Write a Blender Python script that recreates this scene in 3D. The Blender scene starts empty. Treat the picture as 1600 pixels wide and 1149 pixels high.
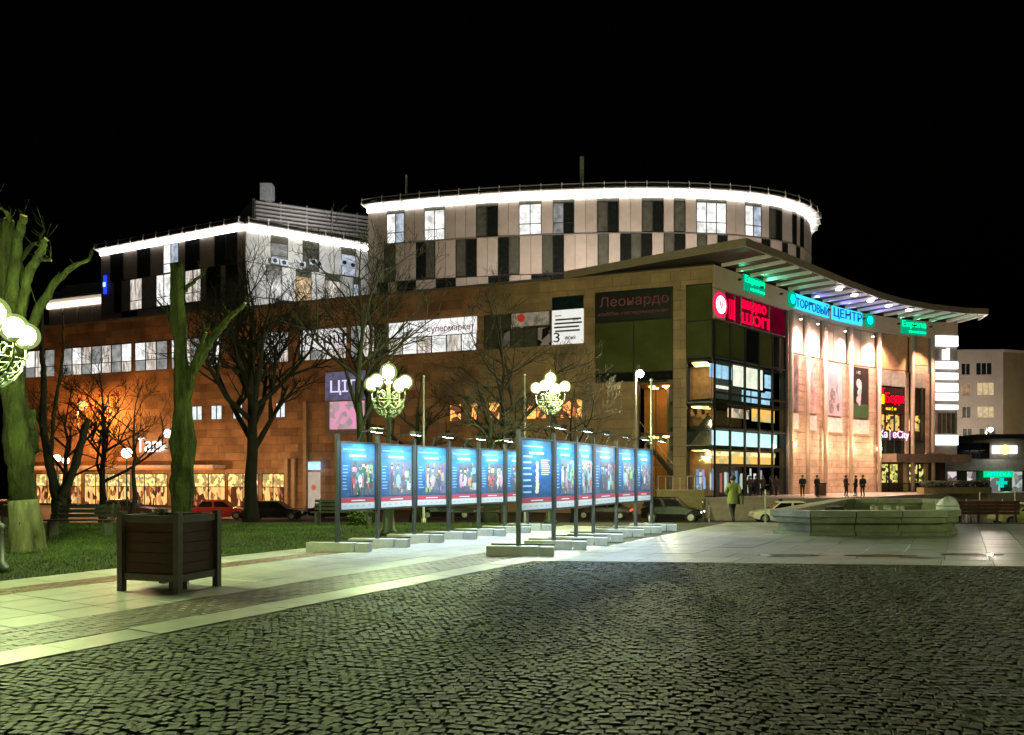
import bpy, math, random
import numpy as np
from mathutils import Vector, Matrix

random.seed(11)
SC = bpy.context.scene
COL = SC.collection

# ------------------------------------------------------------------ camera, sky, exposure
cam = bpy.data.objects.new("camera", bpy.data.cameras.new("camera"))
COL.objects.link(cam)
cam.location = (0, 0, 1.65)
cam.rotation_euler = (math.radians(90), 0, 0)
cam.data.sensor_width = 36
cam.data.lens = 27
cam.data.shift_y = (745 - 574.5) / 1600
cam.data.clip_start = 0.1
cam.data.clip_end = 3000
SC.camera = cam

W = bpy.data.worlds.new("World")
SC.world = W
W.use_nodes = True
_bg = W.node_tree.nodes["Background"]
_sky = W.node_tree.nodes.new("ShaderNodeTexSky")
_sky.sky_type = 'NISHITA'
_sky.sun_disc = False
_sky.sun_elevation = math.radians(-5)      # night: the sun is well below the horizon
_sky.sun_rotation = math.radians(200)
W.node_tree.links.new(_sky.outputs[0], _bg.inputs[0])
_bg.inputs[1].default_value = 0.1

SC.view_settings.view_transform = 'Standard'
SC.view_settings.look = 'None'
SC.view_settings.exposure = 0
SC.view_settings.gamma = 1
SC.view_settings.use_curve_mapping = False
SC.render.engine = 'CYCLES'
SC.cycles.use_denoising = True
SC.cycles.max_bounces = 6
SC.cycles.transparent_max_bounces = 12
SC.cycles.sample_clamp_indirect = 4
SC.cycles.caustics_reflective = False
SC.cycles.caustics_refractive = False

# ------------------------------------------------------------------ pixel measurements -> places
F = 1200.0
EYE = 1.65
HOR = 745.0


def at(px, y, d):
    return Vector(((px - 800) / F * d, d, EYE + (HOR - y) / F * d))


def ground(px, y, z=0.0):
    d = F * (EYE - z) / (y - HOR)
    return Vector(((px - 800) / F * d, d, z))


def terrain(x, y):
    t = np.clip((np.asarray(y, float) - 27.0) / 18.0, 0, 1)
    return -1.5 * t * t * (3 - 2 * t)


U = Vector((0.504, 0.864, 0))      # the direction the path and the panels run
V = Vector((0.864, -0.504, 0))     # across it, towards the cobbles


# ------------------------------------------------------------------ materials
MATS = {}


def _pos(nt):
    return nt.nodes.new("ShaderNodeNewGeometry").outputs["Position"]


def M(name, col, rough=0.65, metal=0.0, var=0.2, scale=2.5, bump=0.0, bscale=20.0, spec=0.5, col2=None, stretch=None, per_object=0.0, tint=False, bdist=0.02):
    if name in MATS:
        return MATS[name]
    m = bpy.data.materials.new(name)
    m.use_nodes = True
    nt = m.node_tree
    b = nt.nodes["Principled BSDF"]
    b.inputs["Roughness"].default_value = rough
    b.inputs["Metallic"].default_value = metal
    b.inputs["Specular IOR Level"].default_value = spec
    src = _pos(nt)
    if stretch:
        mp = nt.nodes.new("ShaderNodeMapping")
        mp.inputs["Scale"].default_value = stretch
        nt.links.new(src, mp.inputs[0])
        src = mp.outputs[0]
    n = nt.nodes.new("ShaderNodeTexNoise")
    n.inputs["Scale"].default_value = scale
    n.inputs["Detail"].default_value = 6
    n.inputs["Roughness"].default_value = 0.65
    nt.links.new(src, n.inputs["Vector"])
    rp = nt.nodes.new("ShaderNodeValToRGB")
    c2 = col2 or tuple(min(1, c * (1 + var)) for c in col)
    c1 = tuple(c * (1 - var) for c in col)
    rp.color_ramp.elements[0].position = 0.32
    rp.color_ramp.elements[1].position = 0.68
    rp.color_ramp.elements[0].color = (*c1, 1)
    rp.color_ramp.elements[1].color = (*c2, 1)
    nt.links.new(n.outputs["Fac"], rp.inputs[0])
    out = rp.outputs[0]
    if per_object or tint:
        if tint:
            at_ = nt.nodes.new("ShaderNodeAttribute")
            at_.attribute_name = tint if isinstance(tint, str) else "tint"
            fac = at_.outputs["Fac"]
        else:
            fac = nt.nodes.new("ShaderNodeObjectInfo").outputs["Random"]
        mr = nt.nodes.new("ShaderNodeMapRange")
        po = per_object or 0.3
        mr.inputs["To Min"].default_value = 1 - po
        mr.inputs["To Max"].default_value = 1 + po
        nt.links.new(fac, mr.inputs[0])
        vm = nt.nodes.new("ShaderNodeVectorMath")
        vm.operation = 'SCALE'
        nt.links.new(out, vm.inputs[0])
        nt.links.new(mr.outputs[0], vm.inputs["Scale"])
        out = vm.outputs[0]
    nt.links.new(out, b.inputs["Base Color"])
    # roughness wear
    rr = nt.nodes.new("ShaderNodeMapRange")
    rr.inputs["To Min"].default_value = max(0.03, rough - 0.1)
    rr.inputs["To Max"].default_value = min(1, rough + 0.1)
    nt.links.new(n.outputs["Fac"], rr.inputs[0])
    nt.links.new(rr.outputs[0], b.inputs["Roughness"])
    if bump:
        n2 = nt.nodes.new("ShaderNodeTexNoise")
        n2.inputs["Scale"].default_value = bscale
        n2.inputs["Detail"].default_value = 5
        nt.links.new(src, n2.inputs["Vector"])
        bp = nt.nodes.new("ShaderNodeBump")
        bp.inputs["Strength"].default_value = bump
        bp.inputs["Distance"].default_value = bdist
        nt.links.new(n2.outputs["Fac"], bp.inputs["Height"])
        nt.links.new(bp.outputs[0], b.inputs["Normal"])
    MATS[name] = m
    return m


def E(name, col, s, lo=1.0, scale=2.0, stretch=None, col2=None, kind='NOISE'):
    """something lit: lamps, letters, lit rooms (lo < 1: unevenly lit, as rooms are)"""
    if name in MATS:
        return MATS[name]
    m = bpy.data.materials.new(name)
    m.use_nodes = True
    nt = m.node_tree
    nt.nodes.remove(nt.nodes["Principled BSDF"])
    e = nt.nodes.new("ShaderNodeEmission")
    e.inputs[0].default_value = (*col, 1)
    e.inputs[1].default_value = s
    nt.links.new(e.outputs[0], nt.nodes["Material Output"].inputs[0])
    if lo < 1 or col2:
        src = _pos(nt)
        if stretch:
            mp = nt.nodes.new("ShaderNodeMapping")
            mp.inputs["Scale"].default_value = stretch
            nt.links.new(src, mp.inputs[0])
            src = mp.outputs[0]
        if kind == 'VORONOI':
            n = nt.nodes.new("ShaderNodeTexVoronoi")
            n.inputs["Scale"].default_value = scale
            nt.links.new(src, n.inputs["Vector"])
            sep = nt.nodes.new("ShaderNodeSeparateColor")
            nt.links.new(n.outputs["Color"], sep.inputs[0])
            f = sep.outputs[0]
        else:
            n = nt.nodes.new("ShaderNodeTexNoise")
            n.inputs["Scale"].default_value = scale
            n.inputs["Detail"].default_value = 4
            nt.links.new(src, n.inputs["Vector"])
            f = n.outputs["Fac"]
        mr = nt.nodes.new("ShaderNodeMapRange")
        mr.inputs["From Min"].default_value = 0.3
        mr.inputs["From Max"].default_value = 0.7
        mr.inputs["To Min"].default_value = s * lo
        mr.inputs["To Max"].default_value = s
        nt.links.new(f, mr.inputs[0])
        nt.links.new(mr.outputs[0], e.inputs[1])
        if col2:
            mx = nt.nodes.new("ShaderNodeMix")
            mx.data_type = 'RGBA'
            mx.inputs["A"].default_value = (*col2, 1)
            mx.inputs["B"].default_value = (*col, 1)
            m2 = nt.nodes.new("ShaderNodeMapRange")
            m2.inputs["From Min"].default_value = 0.35
            m2.inputs["From Max"].default_value = 0.65
            nt.links.new(f, m2.inputs[0])
            nt.links.new(m2.outputs[0], mx.inputs["Factor"])
            nt.links.new(mx.outputs["Result"], e.inputs[0])
    MATS[name] = m
    return m


def GLASS(name, tint=(0.9, 0.95, 0.92), rough=0.03):
    if name in MATS:
        return MATS[name]
    m = bpy.data.materials.new(name)
    m.use_nodes = True
    nt = m.node_tree
    nt.nodes.remove(nt.nodes["Principled BSDF"])
    tr = nt.nodes.new("ShaderNodeBsdfTransparent")
    tr.inputs[0].default_value = (*tint, 1)
    gl = nt.nodes.new("ShaderNodeBsdfGlossy")
    gl.inputs["Roughness"].default_value = rough
    lw_ = nt.nodes.new("ShaderNodeLayerWeight")      # facing-based, the same from both sides of the sheet
    lw_.inputs["Blend"].default_value = 0.5
    pw = nt.nodes.new("ShaderNodeMath")
    pw.operation = 'POWER'
    pw.inputs[1].default_value = 4.0
    nt.links.new(lw_.outputs["Facing"], pw.inputs[0])
    fr = nt.nodes.new("ShaderNodeMapRange")
    fr.inputs["To Min"].default_value = 0.04
    fr.inputs["To Max"].default_value = 0.75
    nt.links.new(pw.outputs[0], fr.inputs[0])
    mx = nt.nodes.new("ShaderNodeMixShader")
    nt.links.new(fr.outputs[0], mx.inputs[0])
    nt.links.new(tr.outputs[0], mx.inputs[1])
    nt.links.new(gl.outputs[0], mx.inputs[2])
    nt.links.new(mx.outputs[0], nt.nodes["Material Output"].inputs[0])
    MATS[name] = m
    return m


def COLATTR(name, rough=0.4):
    """flat print: the picture's own colours, stored per face"""
    if name in MATS:
        return MATS[name]
    m = bpy.data.materials.new(name)
    m.use_nodes = True
    nt = m.node_tree
    b = nt.nodes["Principled BSDF"]
    b.inputs["Roughness"].default_value = rough
    a = nt.nodes.new("ShaderNodeAttribute")
    a.attribute_name = "print"
    nt.links.new(a.outputs["Color"], b.inputs["Base Color"])
    MATS[name] = m
    return m


# ------------------------------------------------------------------ meshes
ORI = {}


def org(parent):
    return ORI.get(parent.name, Vector((0, 0, 0))) if parent is not None else Vector((0, 0, 0))


class MB:
    def __init__(self):
        self.v, self.f, self.c = [], [], []

    def add(self, vs, fs, col=None):
        o = len(self.v)
        self.v.extend([tuple(p) for p in vs])
        for f in fs:
            self.f.append(tuple(i + o for i in f))
            self.c.append(col)
        return self

    def hexa(self, p, col=None):
        """8 points: bottom ring 0-3, top ring 4-7"""
        return self.add(p, [(0, 3, 2, 1), (4, 5, 6, 7), (0, 1, 5, 4), (1, 2, 6, 5), (2, 3, 7, 6), (3, 0, 4, 7)], col)

    def box(self, c, s, rz=0.0, col=None):
        x, y, z = s[0] / 2, s[1] / 2, s[2] / 2
        co, si = math.cos(rz), math.sin(rz)
        pts = []
        for zz in (-z, z):
            for ax, ay in ((-x, -y), (x, -y), (x, y), (-x, y)):
                pts.append((c[0] + ax * co - ay * si, c[1] + ax * si + ay * co, c[2] + zz))
        return self.hexa(pts, col)

    def span(self, a, b, w, h, up=Vector((0, 0, 1))):
        """a bar from a to b, w wide and h high"""
        a, b = Vector(a), Vector(b)
        t = (b - a).normalized()
        s = t.cross(up)
        if s.length < 1e-4:
            s = t.cross(Vector((0, 1, 0)))
        s.normalize()
        n = s.cross(t).normalized()
        pts = []
        for p in (a, b):
            for q, r in ((-1, -1), (1, -1), (1, 1), (-1, 1)):
                pts.append(p + s * (q * w / 2) + n * (r * h / 2))
        return self.hexa(pts)

    def quad(self, a, b, c, d, col=None):
        return self.add([a, b, c, d], [(0, 1, 2, 3)], col)

    def prism(self, poly, z0, z1):
        n = len(poly)
        vs = [(p[0], p[1], z0) for p in poly] + [(p[0], p[1], z1) for p in poly]
        fs = [tuple(range(n - 1, -1, -1)), tuple(range(n, 2 * n))]
        fs += [(i, (i + 1) % n, n + (i + 1) % n, n + i) for i in range(n)]
        return self.add(vs, fs)

    def tube(self, path, radii, n=8, cap=True):
        path = [Vector(p) for p in path]
        if not isinstance(radii, (list, tuple)):
            radii = [radii] * len(path)
        o = len(self.v)
        prev = None
        for i, p in enumerate(path):
            t = (path[min(i + 1, len(path) - 1)] - path[max(i - 1, 0)])
            t.normalize()
            if prev is None:
                a = Vector((1, 0, 0)) if abs(t.x) < 0.8 else Vector((0, 1, 0))
                s = (a - t * a.dot(t)).normalized()
            else:
                s = prev - t * prev.dot(t)
                s = s.normalized() if s.length > 1e-6 else Vector((1, 0, 0))
            prev = s
            q = t.cross(s)
            for k in range(n):
                an = 2 * math.pi * k / n
                self.v.append(tuple(p + (s * math.cos(an) + q * math.sin(an)) * radii[i]))
        for i in range(len(path) - 1):
            for k in range(n):
                a, b = o + i * n + k, o + i * n + (k + 1) % n
                self.f.append((a, b, b + n, a + n))
                self.c.append(None)
        if cap:
            self.f.append(tuple(o + k for k in range(n - 1, -1, -1)))
            self.c.append(None)
            e = o + (len(path) - 1) * n
            self.f.append(tuple(e + k for k in range(n)))
            self.c.append(None)
        return self

    def lathe(self, c, prof, n=16):
        c = Vector(c)
        return self.tube([c + Vector((0, 0, z)) for z, r in prof], [max(r, 1e-3) for z, r in prof], n)

    def sphere(self, c, r, n=16, m=10, sz=1.0):
        c = Vector(c)
        prof = [(-math.cos(math.pi * i / m) * r * sz, math.sin(math.pi * i / m) * r) for i in range(m + 1)]
        return self.lathe(c, prof, n)

    def build(self, name, mat, parent=None, kind=None, smooth=False, label=None):
        me = bpy.data.meshes.new(name)
        o3 = org(parent)
        vs = self.v if o3.length == 0 else (np.array(self.v, float) - np.array(o3)).tolist()
        me.from_pydata(vs, [], self.f)
        if mat:
            me.materials.append(mat)
        if any(c is not None for c in self.c):
            a = me.attributes.new("print", 'FLOAT_COLOR', 'FACE')
            a.data.foreach_set("color", np.array([(*(c or (1, 1, 1)), 1) for c in self.c], float).ravel())
        if smooth:
            me.polygons.foreach_set("use_smooth", [True] * len(me.polygons))
        me.update()
        o = bpy.data.objects.new(name, me)
        COL.objects.link(o)
        if parent is not None:
            o.parent = parent
            ORI[o.name] = o3
        if kind:
            o["kind"] = kind
        if label:
            o["label"] = label
        return o


def tag(o, label, cat, group=None):
    o["label"] = label
    o["category"] = cat
    if group:
        o["group"] = group
    return o


def thing(name, loc, label, cat, group=None, local=False, rz=0.0):
    o = bpy.data.objects.new(name, None)
    o.empty_display_size = 0.3
    COL.objects.link(o)
    o.location = loc
    o.rotation_euler = (0, 0, rz)
    if not local:
        ORI[o.name] = Vector(loc)
    return tag(o, label, cat, group)


def copy_tree(o, parent=None):
    c = o.copy()
    COL.objects.link(c)
    if parent is not None:
        c.parent = parent
    for ch in list(o.children):
        copy_tree(ch, c)
    return c


def text(s, mat, name, p0, p1, h, nrm, parent, depth=0.06, label=None, bold=0.0):
    """letters filling the width p0-p1 (feet of the line) and the height h, facing nrm"""
    cu = bpy.data.curves.new("text", 'FONT')
    cu.body = s
    cu.size = 1
    cu.offset = bold
    cu.resolution_u = 3
    tmp = bpy.data.objects.new("text", cu)
    COL.objects.link(tmp)
    bpy.context.view_layer.update()
    me = bpy.data.meshes.new_from_object(tmp.evaluated_get(bpy.context.evaluated_depsgraph_get()))
    bpy.data.objects.remove(tmp)
    bpy.data.curves.remove(cu)
    v = np.empty(len(me.vertices) * 3)
    me.vertices.foreach_get("co", v)
    v = v.reshape(-1, 3)
    fs = [tuple(p.vertices) for p in me.polygons]
    bpy.data.meshes.remove(me)
    lo, hi = v.min(0), v.max(0)
    p0, p1, nrm = Vector(p0), Vector(p1), Vector(nrm).normalized()
    e = p1 - p0
    mb = MB()
    k = len(v)
    front = [p0 + e * ((a[0] - lo[0]) / (hi[0] - lo[0])) + Vector((0, 0, h * (a[1] - lo[1]) / (hi[1] - lo[1]))) + nrm * depth for a in v]
    mb.add(front, fs)
    # returns: side walls on the outline edges
    cnt = {}
    for f in fs:
        for i in range(len(f)):
            a, b = f[i], f[(i + 1) % len(f)]
            key = (min(a, b), max(a, b))
            cnt[key] = None if key in cnt else (a, b)
    back = [p - nrm * depth for p in front]
    o = len(mb.v)
    mb.v.extend([tuple(p) for p in back])
    for ab in cnt.values():
        if ab:
            mb.f.append((ab[1], ab[0], o + ab[0], o + ab[1]))
            mb.c.append(None)
    return mb.build(name, mat, parent, label=label)


class Surf:
    """an upright surface over a line on the ground, run from left to right as one faces it"""

    def __init__(self, pts):
        self.p = np.array(pts, float)
        seg = np.linalg.norm(np.diff(self.p, axis=0), axis=1)
        self.s = np.concatenate([[0], np.cumsum(seg)])
        self.len = self.s[-1]
        self.px = 800 + F * self.p[:, 0] / self.p[:, 1]

    def xy(self, s):
        return np.array([np.interp(s, self.s, self.p[:, 0]), np.interp(s, self.s, self.p[:, 1])])

    def nrm(self, s):
        a, b = self.xy(max(0, s - 0.4)), self.xy(min(self.len, s + 0.4))
        t = (b - a) / np.linalg.norm(b - a)
        return Vector((t[1], -t[0], 0))

    def pos(self, s, z, o=0.0):
        p = self.xy(s)
        n = self.nrm(s)
        return Vector((p[0] + n.x * o, p[1] + n.y * o, z))

    def at(self, px):
        r = (px - 800) / F          # exact on each straight run
        for i in range(len(self.p) - 1):
            if self.px[i] <= px <= self.px[i + 1]:
                a, b = self.p[i], self.p[i + 1]
                k = (r * a[1] - a[0]) / ((b[0] - a[0]) - r * (b[1] - a[1]))
                return self.s[i] + k * (self.s[i + 1] - self.s[i])
        return 0.0 if px < self.px[0] else self.len

    def z(self, px, y):
        d = self.xy(self.at(px))[1]
        return EYE + (HOR - y) / F * d

    def box(self, mb, s0, s1, z0, z1, o0, o1, step=2.5, straight=None):
        n = 1 if straight or len(self.p) < 3 else max(1, int(math.ceil((s1 - s0) / step)))
        o = len(mb.v)
        for i in range(n + 1):
            s = s0 + (s1 - s0) * i / n
            for z, oo in ((z0, o0), (z0, o1), (z1, o1), (z1, o0)):
                mb.v.append(tuple(self.pos(s, z, oo)))
        for i in range(n):
            a = o + i * 4
            for k in range(4):
                mb.f.append((a + k, a + (k + 1) % 4, a + 4 + (k + 1) % 4, a + 4 + k))
                mb.c.append(None)
        mb.f.append((o + 3, o + 2, o + 1, o))
        mb.c.append(None)
        e = o + n * 4
        mb.f.append((e, e + 1, e + 2, e + 3))
        mb.c.append(None)
        return mb


def rects_minus(rect, holes):
    """rect (s0, s1, z0, z1) without the holes, as rectangles"""
    out = [rect]
    for h in holes:
        nxt = []
        for r in out:
            a0, a1, b0, b1 = r
            h0, h1, k0, k1 = max(a0, h[0]), min(a1, h[1]), max(b0, h[2]), min(b1, h[3])
            if h0 >= h1 - 1e-6 or k0 >= k1 - 1e-6:
                nxt.append(r)
                continue
            if k0 > b0: nxt.append((a0, a1, b0, k0))
            if k1 < b1: nxt.append((a0, a1, k1, b1))
            if h0 > a0: nxt.append((a0, h0, k0, k1))
            if h1 < a1: nxt.append((h1, a1, k0, k1))
        out = nxt
    return [r for r in out if r[1] - r[0] > 0.02 and r[3] - r[2] > 0.02]


def window(surf, parent, s0, s1, z0, z1, pane, frame, nv=2, nh=1, o=0.0, bar=0.07, rows=None, name="window"):
    """frame bars with each pane as a piece of its own; pane may be a list, one material per pane"""
    mb = MB()
    ss = [s0 + (s1 - s0) * i / nv for i in range(nv + 1)]
    zs = rows or [z0 + (z1 - z0) * i / nh for i in range(nh + 1)]
    for i, s in enumerate(ss):
        w = bar if 0 < i < nv else bar
        surf.box(mb, max(s0, s - w / 2), min(s1, s + w / 2), z0, z1, o - 0.12, o + 0.06, straight=True)
    for z in zs:
        surf.box(mb, s0, s1, max(z0, z - bar / 2), min(z1, z + bar / 2), o - 0.11, o + 0.05)
    w = mb.build(name, frame, parent)
    k = 0
    for j in range(len(zs) - 1):
        for i in range(nv):
            m = pane[k % len(pane)] if isinstance(pane, list) else pane
            k += 1
            p = MB()
            surf.box(p, ss[i] + bar * .4, ss[i + 1] - bar * .4, zs[j] + bar * .4, zs[j + 1] - bar * .4, o - 0.05, o - 0.025, straight=True)
            p.build("pane", m, w)
    return w


def light(kind, name, loc, energy, col, parent=None, target=None, angle=100, radius=0.05, blend=0.6):
    ld = bpy.data.lights.new(name, kind)
    ld.energy = energy
    ld.color = col
    ld.shadow_soft_size = radius
    if kind == 'SPOT':
        ld.spot_size = math.radians(angle)
        ld.spot_blend = blend
    o = bpy.data.objects.new(name, ld)
    COL.objects.link(o)
    if parent is not None:
        o.parent = parent
    o.location = Vector(loc) - org(parent)
    if target is not None:
        o.rotation_euler = (Vector(target) - Vector(loc)).to_track_quat('-Z', 'Y').to_euler()
    return o
# ------------------------------------------------------------------ ground
def sheet(name, xs, ys, zf, mat, kind="structure"):
    X, Y = np.meshgrid(xs, ys)
    Z = zf(X, Y)
    v = np.stack([X, Y, Z], -1).reshape(-1, 3)
    nx, ny = len(xs), len(ys)
    f = [(j * nx + i, j * nx + i + 1, (j + 1) * nx + i + 1, (j + 1) * nx + i) for j in range(ny - 1) for i in range(nx - 1)]
    me = bpy.data.meshes.new(name)
    me.from_pydata(v.tolist(), [], f)
    me.materials.append(mat)
    o = bpy.data.objects.new(name, me)
    COL.objects.link(o)
    o["kind"] = kind
    return o


asphalt = M("asphalt", (0.05, 0.048, 0.045), 0.6, var=0.35, scale=1.3, bump=0.25, bscale=60)
sheet("ground", np.linspace(-900, 900, 37), np.concatenate([np.linspace(-120, 24, 10), np.linspace(26, 46, 24), np.linspace(50, 1500, 20)]),
      lambda x, y: terrain(x, y) - 0.07, asphalt)

bed = M("bedding", (0.026, 0.03, 0.011), 0.9, var=0.4, scale=6, bump=0.3, bscale=90)
mb = MB()
mb.add([(-22, -6, -0.0135), (30, -6, -0.0135), (30, 27.8, -0.0135), (-22, 27.8, -0.0135)], [(0, 1, 2, 3)])
plaza = mb.build("plaza", bed, kind="structure")


def uv(u, v, z=0.0):
    p = U * u + V * v
    return Vector((p.x, p.y, z))


RZ = math.atan2(U.y, U.x)
pale = M("pale_granite", (0.42, 0.41, 0.37), 0.42, var=0.18, scale=3.5, bump=0.12, bscale=120, per_object=0.12)
brown = M("brown_pavers", (0.12, 0.08, 0.06), 0.5, var=0.25, scale=5, bump=0.15, bscale=90, tint=True)
red = M("reddish_pavers", (0.2, 0.11, 0.075), 0.5, var=0.25, scale=5, bump=0.15, bscale=90, tint=True)
gsl = M("grey_slab", (0.31, 0.3, 0.26), 0.34, var=0.25, scale=2.0, bump=0.15, bscale=70, per_object=0.14)

path = bpy.data.objects.new("path", None)
COL.objects.link(path)
path["kind"] = "structure"


def slab_mesh(lu, lv, skew=None, th=0.05, gap=0.009):
    """a slab with a small worn arris; lu along U (or skew direction), lv along V"""
    a = skew[0] if skew else Vector((1, 0, 0))
    b = skew[1] if skew else Vector((0, 1, 0))
    vs = []
    for z, g in ((-th, gap / 2), (-0.006, gap / 2), (0, gap / 2 + 0.006)):
        for p, q in ((0, 0), (1, 0), (1, 1), (0, 1)):
            x = (g if p == 0 else lu - g)
            y = (g if q == 0 else lv - g)
            vs.append(tuple(a * x + b * y + Vector((0, 0, z))))
    fs = [(8, 9, 10, 11)]
    for r in (0, 4):
        fs += [(r + i, r + (i + 1) % 4, r + 4 + (i + 1) % 4, r + 4 + i) for i in range(4)]
    return vs, fs


def mesh_of(name, vs, fs, mat):
    me = bpy.data.meshes.new(name)
    me.from_pydata(vs, [], fs)
    me.materials.append(mat)
    return me


def place(name, me, loc, rz, parent):
    o = bpy.data.objects.new(name, me)
    COL.objects.link(o)
    o.location = Vector(loc) - org(parent)
    o.rotation_euler = (random.uniform(-.003, .003), random.uniform(-.003, .003), rz)
    o.parent = parent
    return o


s1 = mesh_of("paving_slab", *slab_mesh(0.65, 0.6525), pale)
for i in range(35):
    for j in range(4):
        place("paving_slab", s1, uv(0.6 + i * 0.65, -8.92 - j * 0.6525, random.uniform(-.003, .003)), RZ, path)
s2 = mesh_of("border_slab", *slab_mesh(0.9, 0.57), pale)
for i in range(22):
    place("border_slab", s2, uv(-3 + i * 0.9, -7.24, random.uniform(-.003, .003)), RZ, path)
s3 = mesh_of("verge_slab", *slab_mesh(0.9, 0.9), pale)
for i in range(30):
    place("verge_slab", s3, uv(-4 + i * 0.9, -12.2, random.uniform(-.003, .003)), RZ, path)


def bricks(name, v0, v1, u0, u1, l, w, mat):
    rng = np.random.default_rng(5)
    vs, fs, tint = [], [], []
    n = int(round((v1 - v0) / w))
    w = (v1 - v0) / n
    for j in range(n):
        off = (j % 2) * l / 2
        for i in range(int((u1 - u0) / l)):
            a, b, zz = u0 + i * l + off, v0 + j * w, rng.uniform(-.004, .003)
            o = len(vs)
            for z, g in ((-.05, .004), (zz - .004, .004), (zz, .009)):
                for p, q in ((a + g, b + g), (a + l - g, b + g), (a + l - g, b + w - g), (a + g, b + w - g)):
                    vs.append(tuple(uv(p, q, z)))
            fs.append((o + 8, o + 9, o + 10, o + 11))
            for r in (0, 4):
                fs += [(o + r + k, o + r + (k + 1) % 4, o + r + 4 + (k + 1) % 4, o + r + 4 + k) for k in range(4)]
            tint += [rng.random()] * 9
    me = mesh_of(name, vs, fs, mat)
    a = me.attributes.new("tint", 'FLOAT', 'FACE')
    a.data.foreach_set("value", tint)
    o = bpy.data.objects.new(name, me)
    COL.objects.link(o)
    o.parent = path
    o["kind"] = "stuff"


bricks("paver_bricks", -8.91, -7.82, -3, 20, 0.22, 0.11, brown)
bricks("paver_bricks", -12.19, -11.55, -4, 23, 0.22, 0.11, red)

# skewed slab field of the square beyond the setts
BD = Vector((0.9945, -0.1045, 0))
B0 = Vector((0.42, 15.09, 0))


def edge_y(x):
    return 15.09 - 0.105 * (x - 0.42)


square = bpy.data.objects.new("pavement", None)
COL.objects.link(square)
square["kind"] = "structure"
bs = mesh_of("border_slab", *slab_mesh(0.95, 1.02, (BD, U)), pale)
for i in range(26):
    place("border_slab", bs, B0 + BD * (i * 0.95) + Vector((0, 0, random.uniform(-.002, .003))), 0, square)
gs = mesh_of("paving_slab", *slab_mesh(0.85, 0.85, (BD, U)), gsl)
cells = []
for j in range(16):
    for i in range(-6 if j > 8 else 0, 28):
        p = B0 + BD * (i * 0.85) + U * (1.02 + j * 0.85)
        if p.y < 27.2 and abs(p.x) < 0.75 * p.y + 1.5 and (i >= 0):
            cells.append(p)
cells.sort(key=lambda p: p.length)
for p in cells[:300]:
    place("paving_slab", gs, p + Vector((0, 0, random.uniform(-.003, .002))), 0, square)
if len(cells) > 300:
    mb = MB()
    vs, fs = slab_mesh(0.85, 0.85, (BD, U))
    for p in cells[300:]:
        mb.add([Vector(q) + p for q in vs], fs)
    mb.build("far_slabs", gsl, square, kind="stuff")

# rain puddles on the border of the square
wet = M("puddle_water", (0.03, 0.03, 0.03), 0.06, var=0.1)
for k, (px, y, rx, ry) in enumerate(((1235, 868, .75, .13), (1375, 868.5, .8, .12), (1520, 867, .7, .14), (1440, 872, .5, .06))):
    c = ground(px, y)
    mb = MB()
    n = 22
    mb.add([(c.x + rx * math.cos(6.283 * i / n) * random.uniform(.75, 1.1), c.y + ry * 2.2 * math.sin(6.283 * i / n) * random.uniform(.75, 1.1), 0.0045 + k * .0004) for i in range(n)], [tuple(range(n))])
    mb.build("puddle", wet, kind="structure")

# ------------------------------------------------------------------ granite setts
sett = M("granite_sett", (0.031, 0.043, 0.009), 0.58, var=0.5, scale=0.9, bump=0.4, bscale=160, spec=0.3, tint=True, per_object=0.65, col2=(.06, .073, .02))
sett1 = M("granite_sett_single", (0.031, 0.043, 0.009), 0.58, var=0.5, scale=0.9, bump=0.4, bscale=160, spec=0.3, per_object=0.65, col2=(.06, .073, .02))
rng = np.random.default_rng(3)
CW, PITCH = 1.32, 0.087
pts = []
for c in range(-16, 18):
    for r in range(-40, 340):
        x = 0.0
        row_n = 15
        for k in range(row_n):
            s = (k + 0.5 + (0.5 if r % 2 else 0)) / row_n - 0.5
            if s > 0.5:
                s -= 1
            off = 0.11 * (1 - (2 * s) ** 2)
            pts.append((c * CW + s * CW + rng.normal(0, .008), r * PITCH + off + rng.normal(0, .009), -0.11 * 8 * s / CW + rng.normal(0, .09)))
pts = np.array(pts)
th0 = math.radians(-12)
R2 = np.array([[math.cos(th0), -math.sin(th0)], [math.sin(th0), math.cos(th0)]])
xy = pts[:, :2] @ R2.T
ang = np.arctan(pts[:, 2]) + th0
keep = (xy[:, 1] > 4.2) & (xy[:, 1] < 15.09 - 0.105 * (xy[:, 0] - 0.42) - 0.06) & (np.abs(xy[:, 0]) < 0.70 * xy[:, 1] + 1.2)
keep &= (0.864 * xy[:, 0] - 0.504 * xy[:, 1]) > -7.24 + 0.06
xy, ang = xy[keep], ang[keep]
order = np.argsort(np.hypot(xy[:, 0], xy[:, 1]))
xy, ang = xy[order], ang[order]
N = len(xy)


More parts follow.
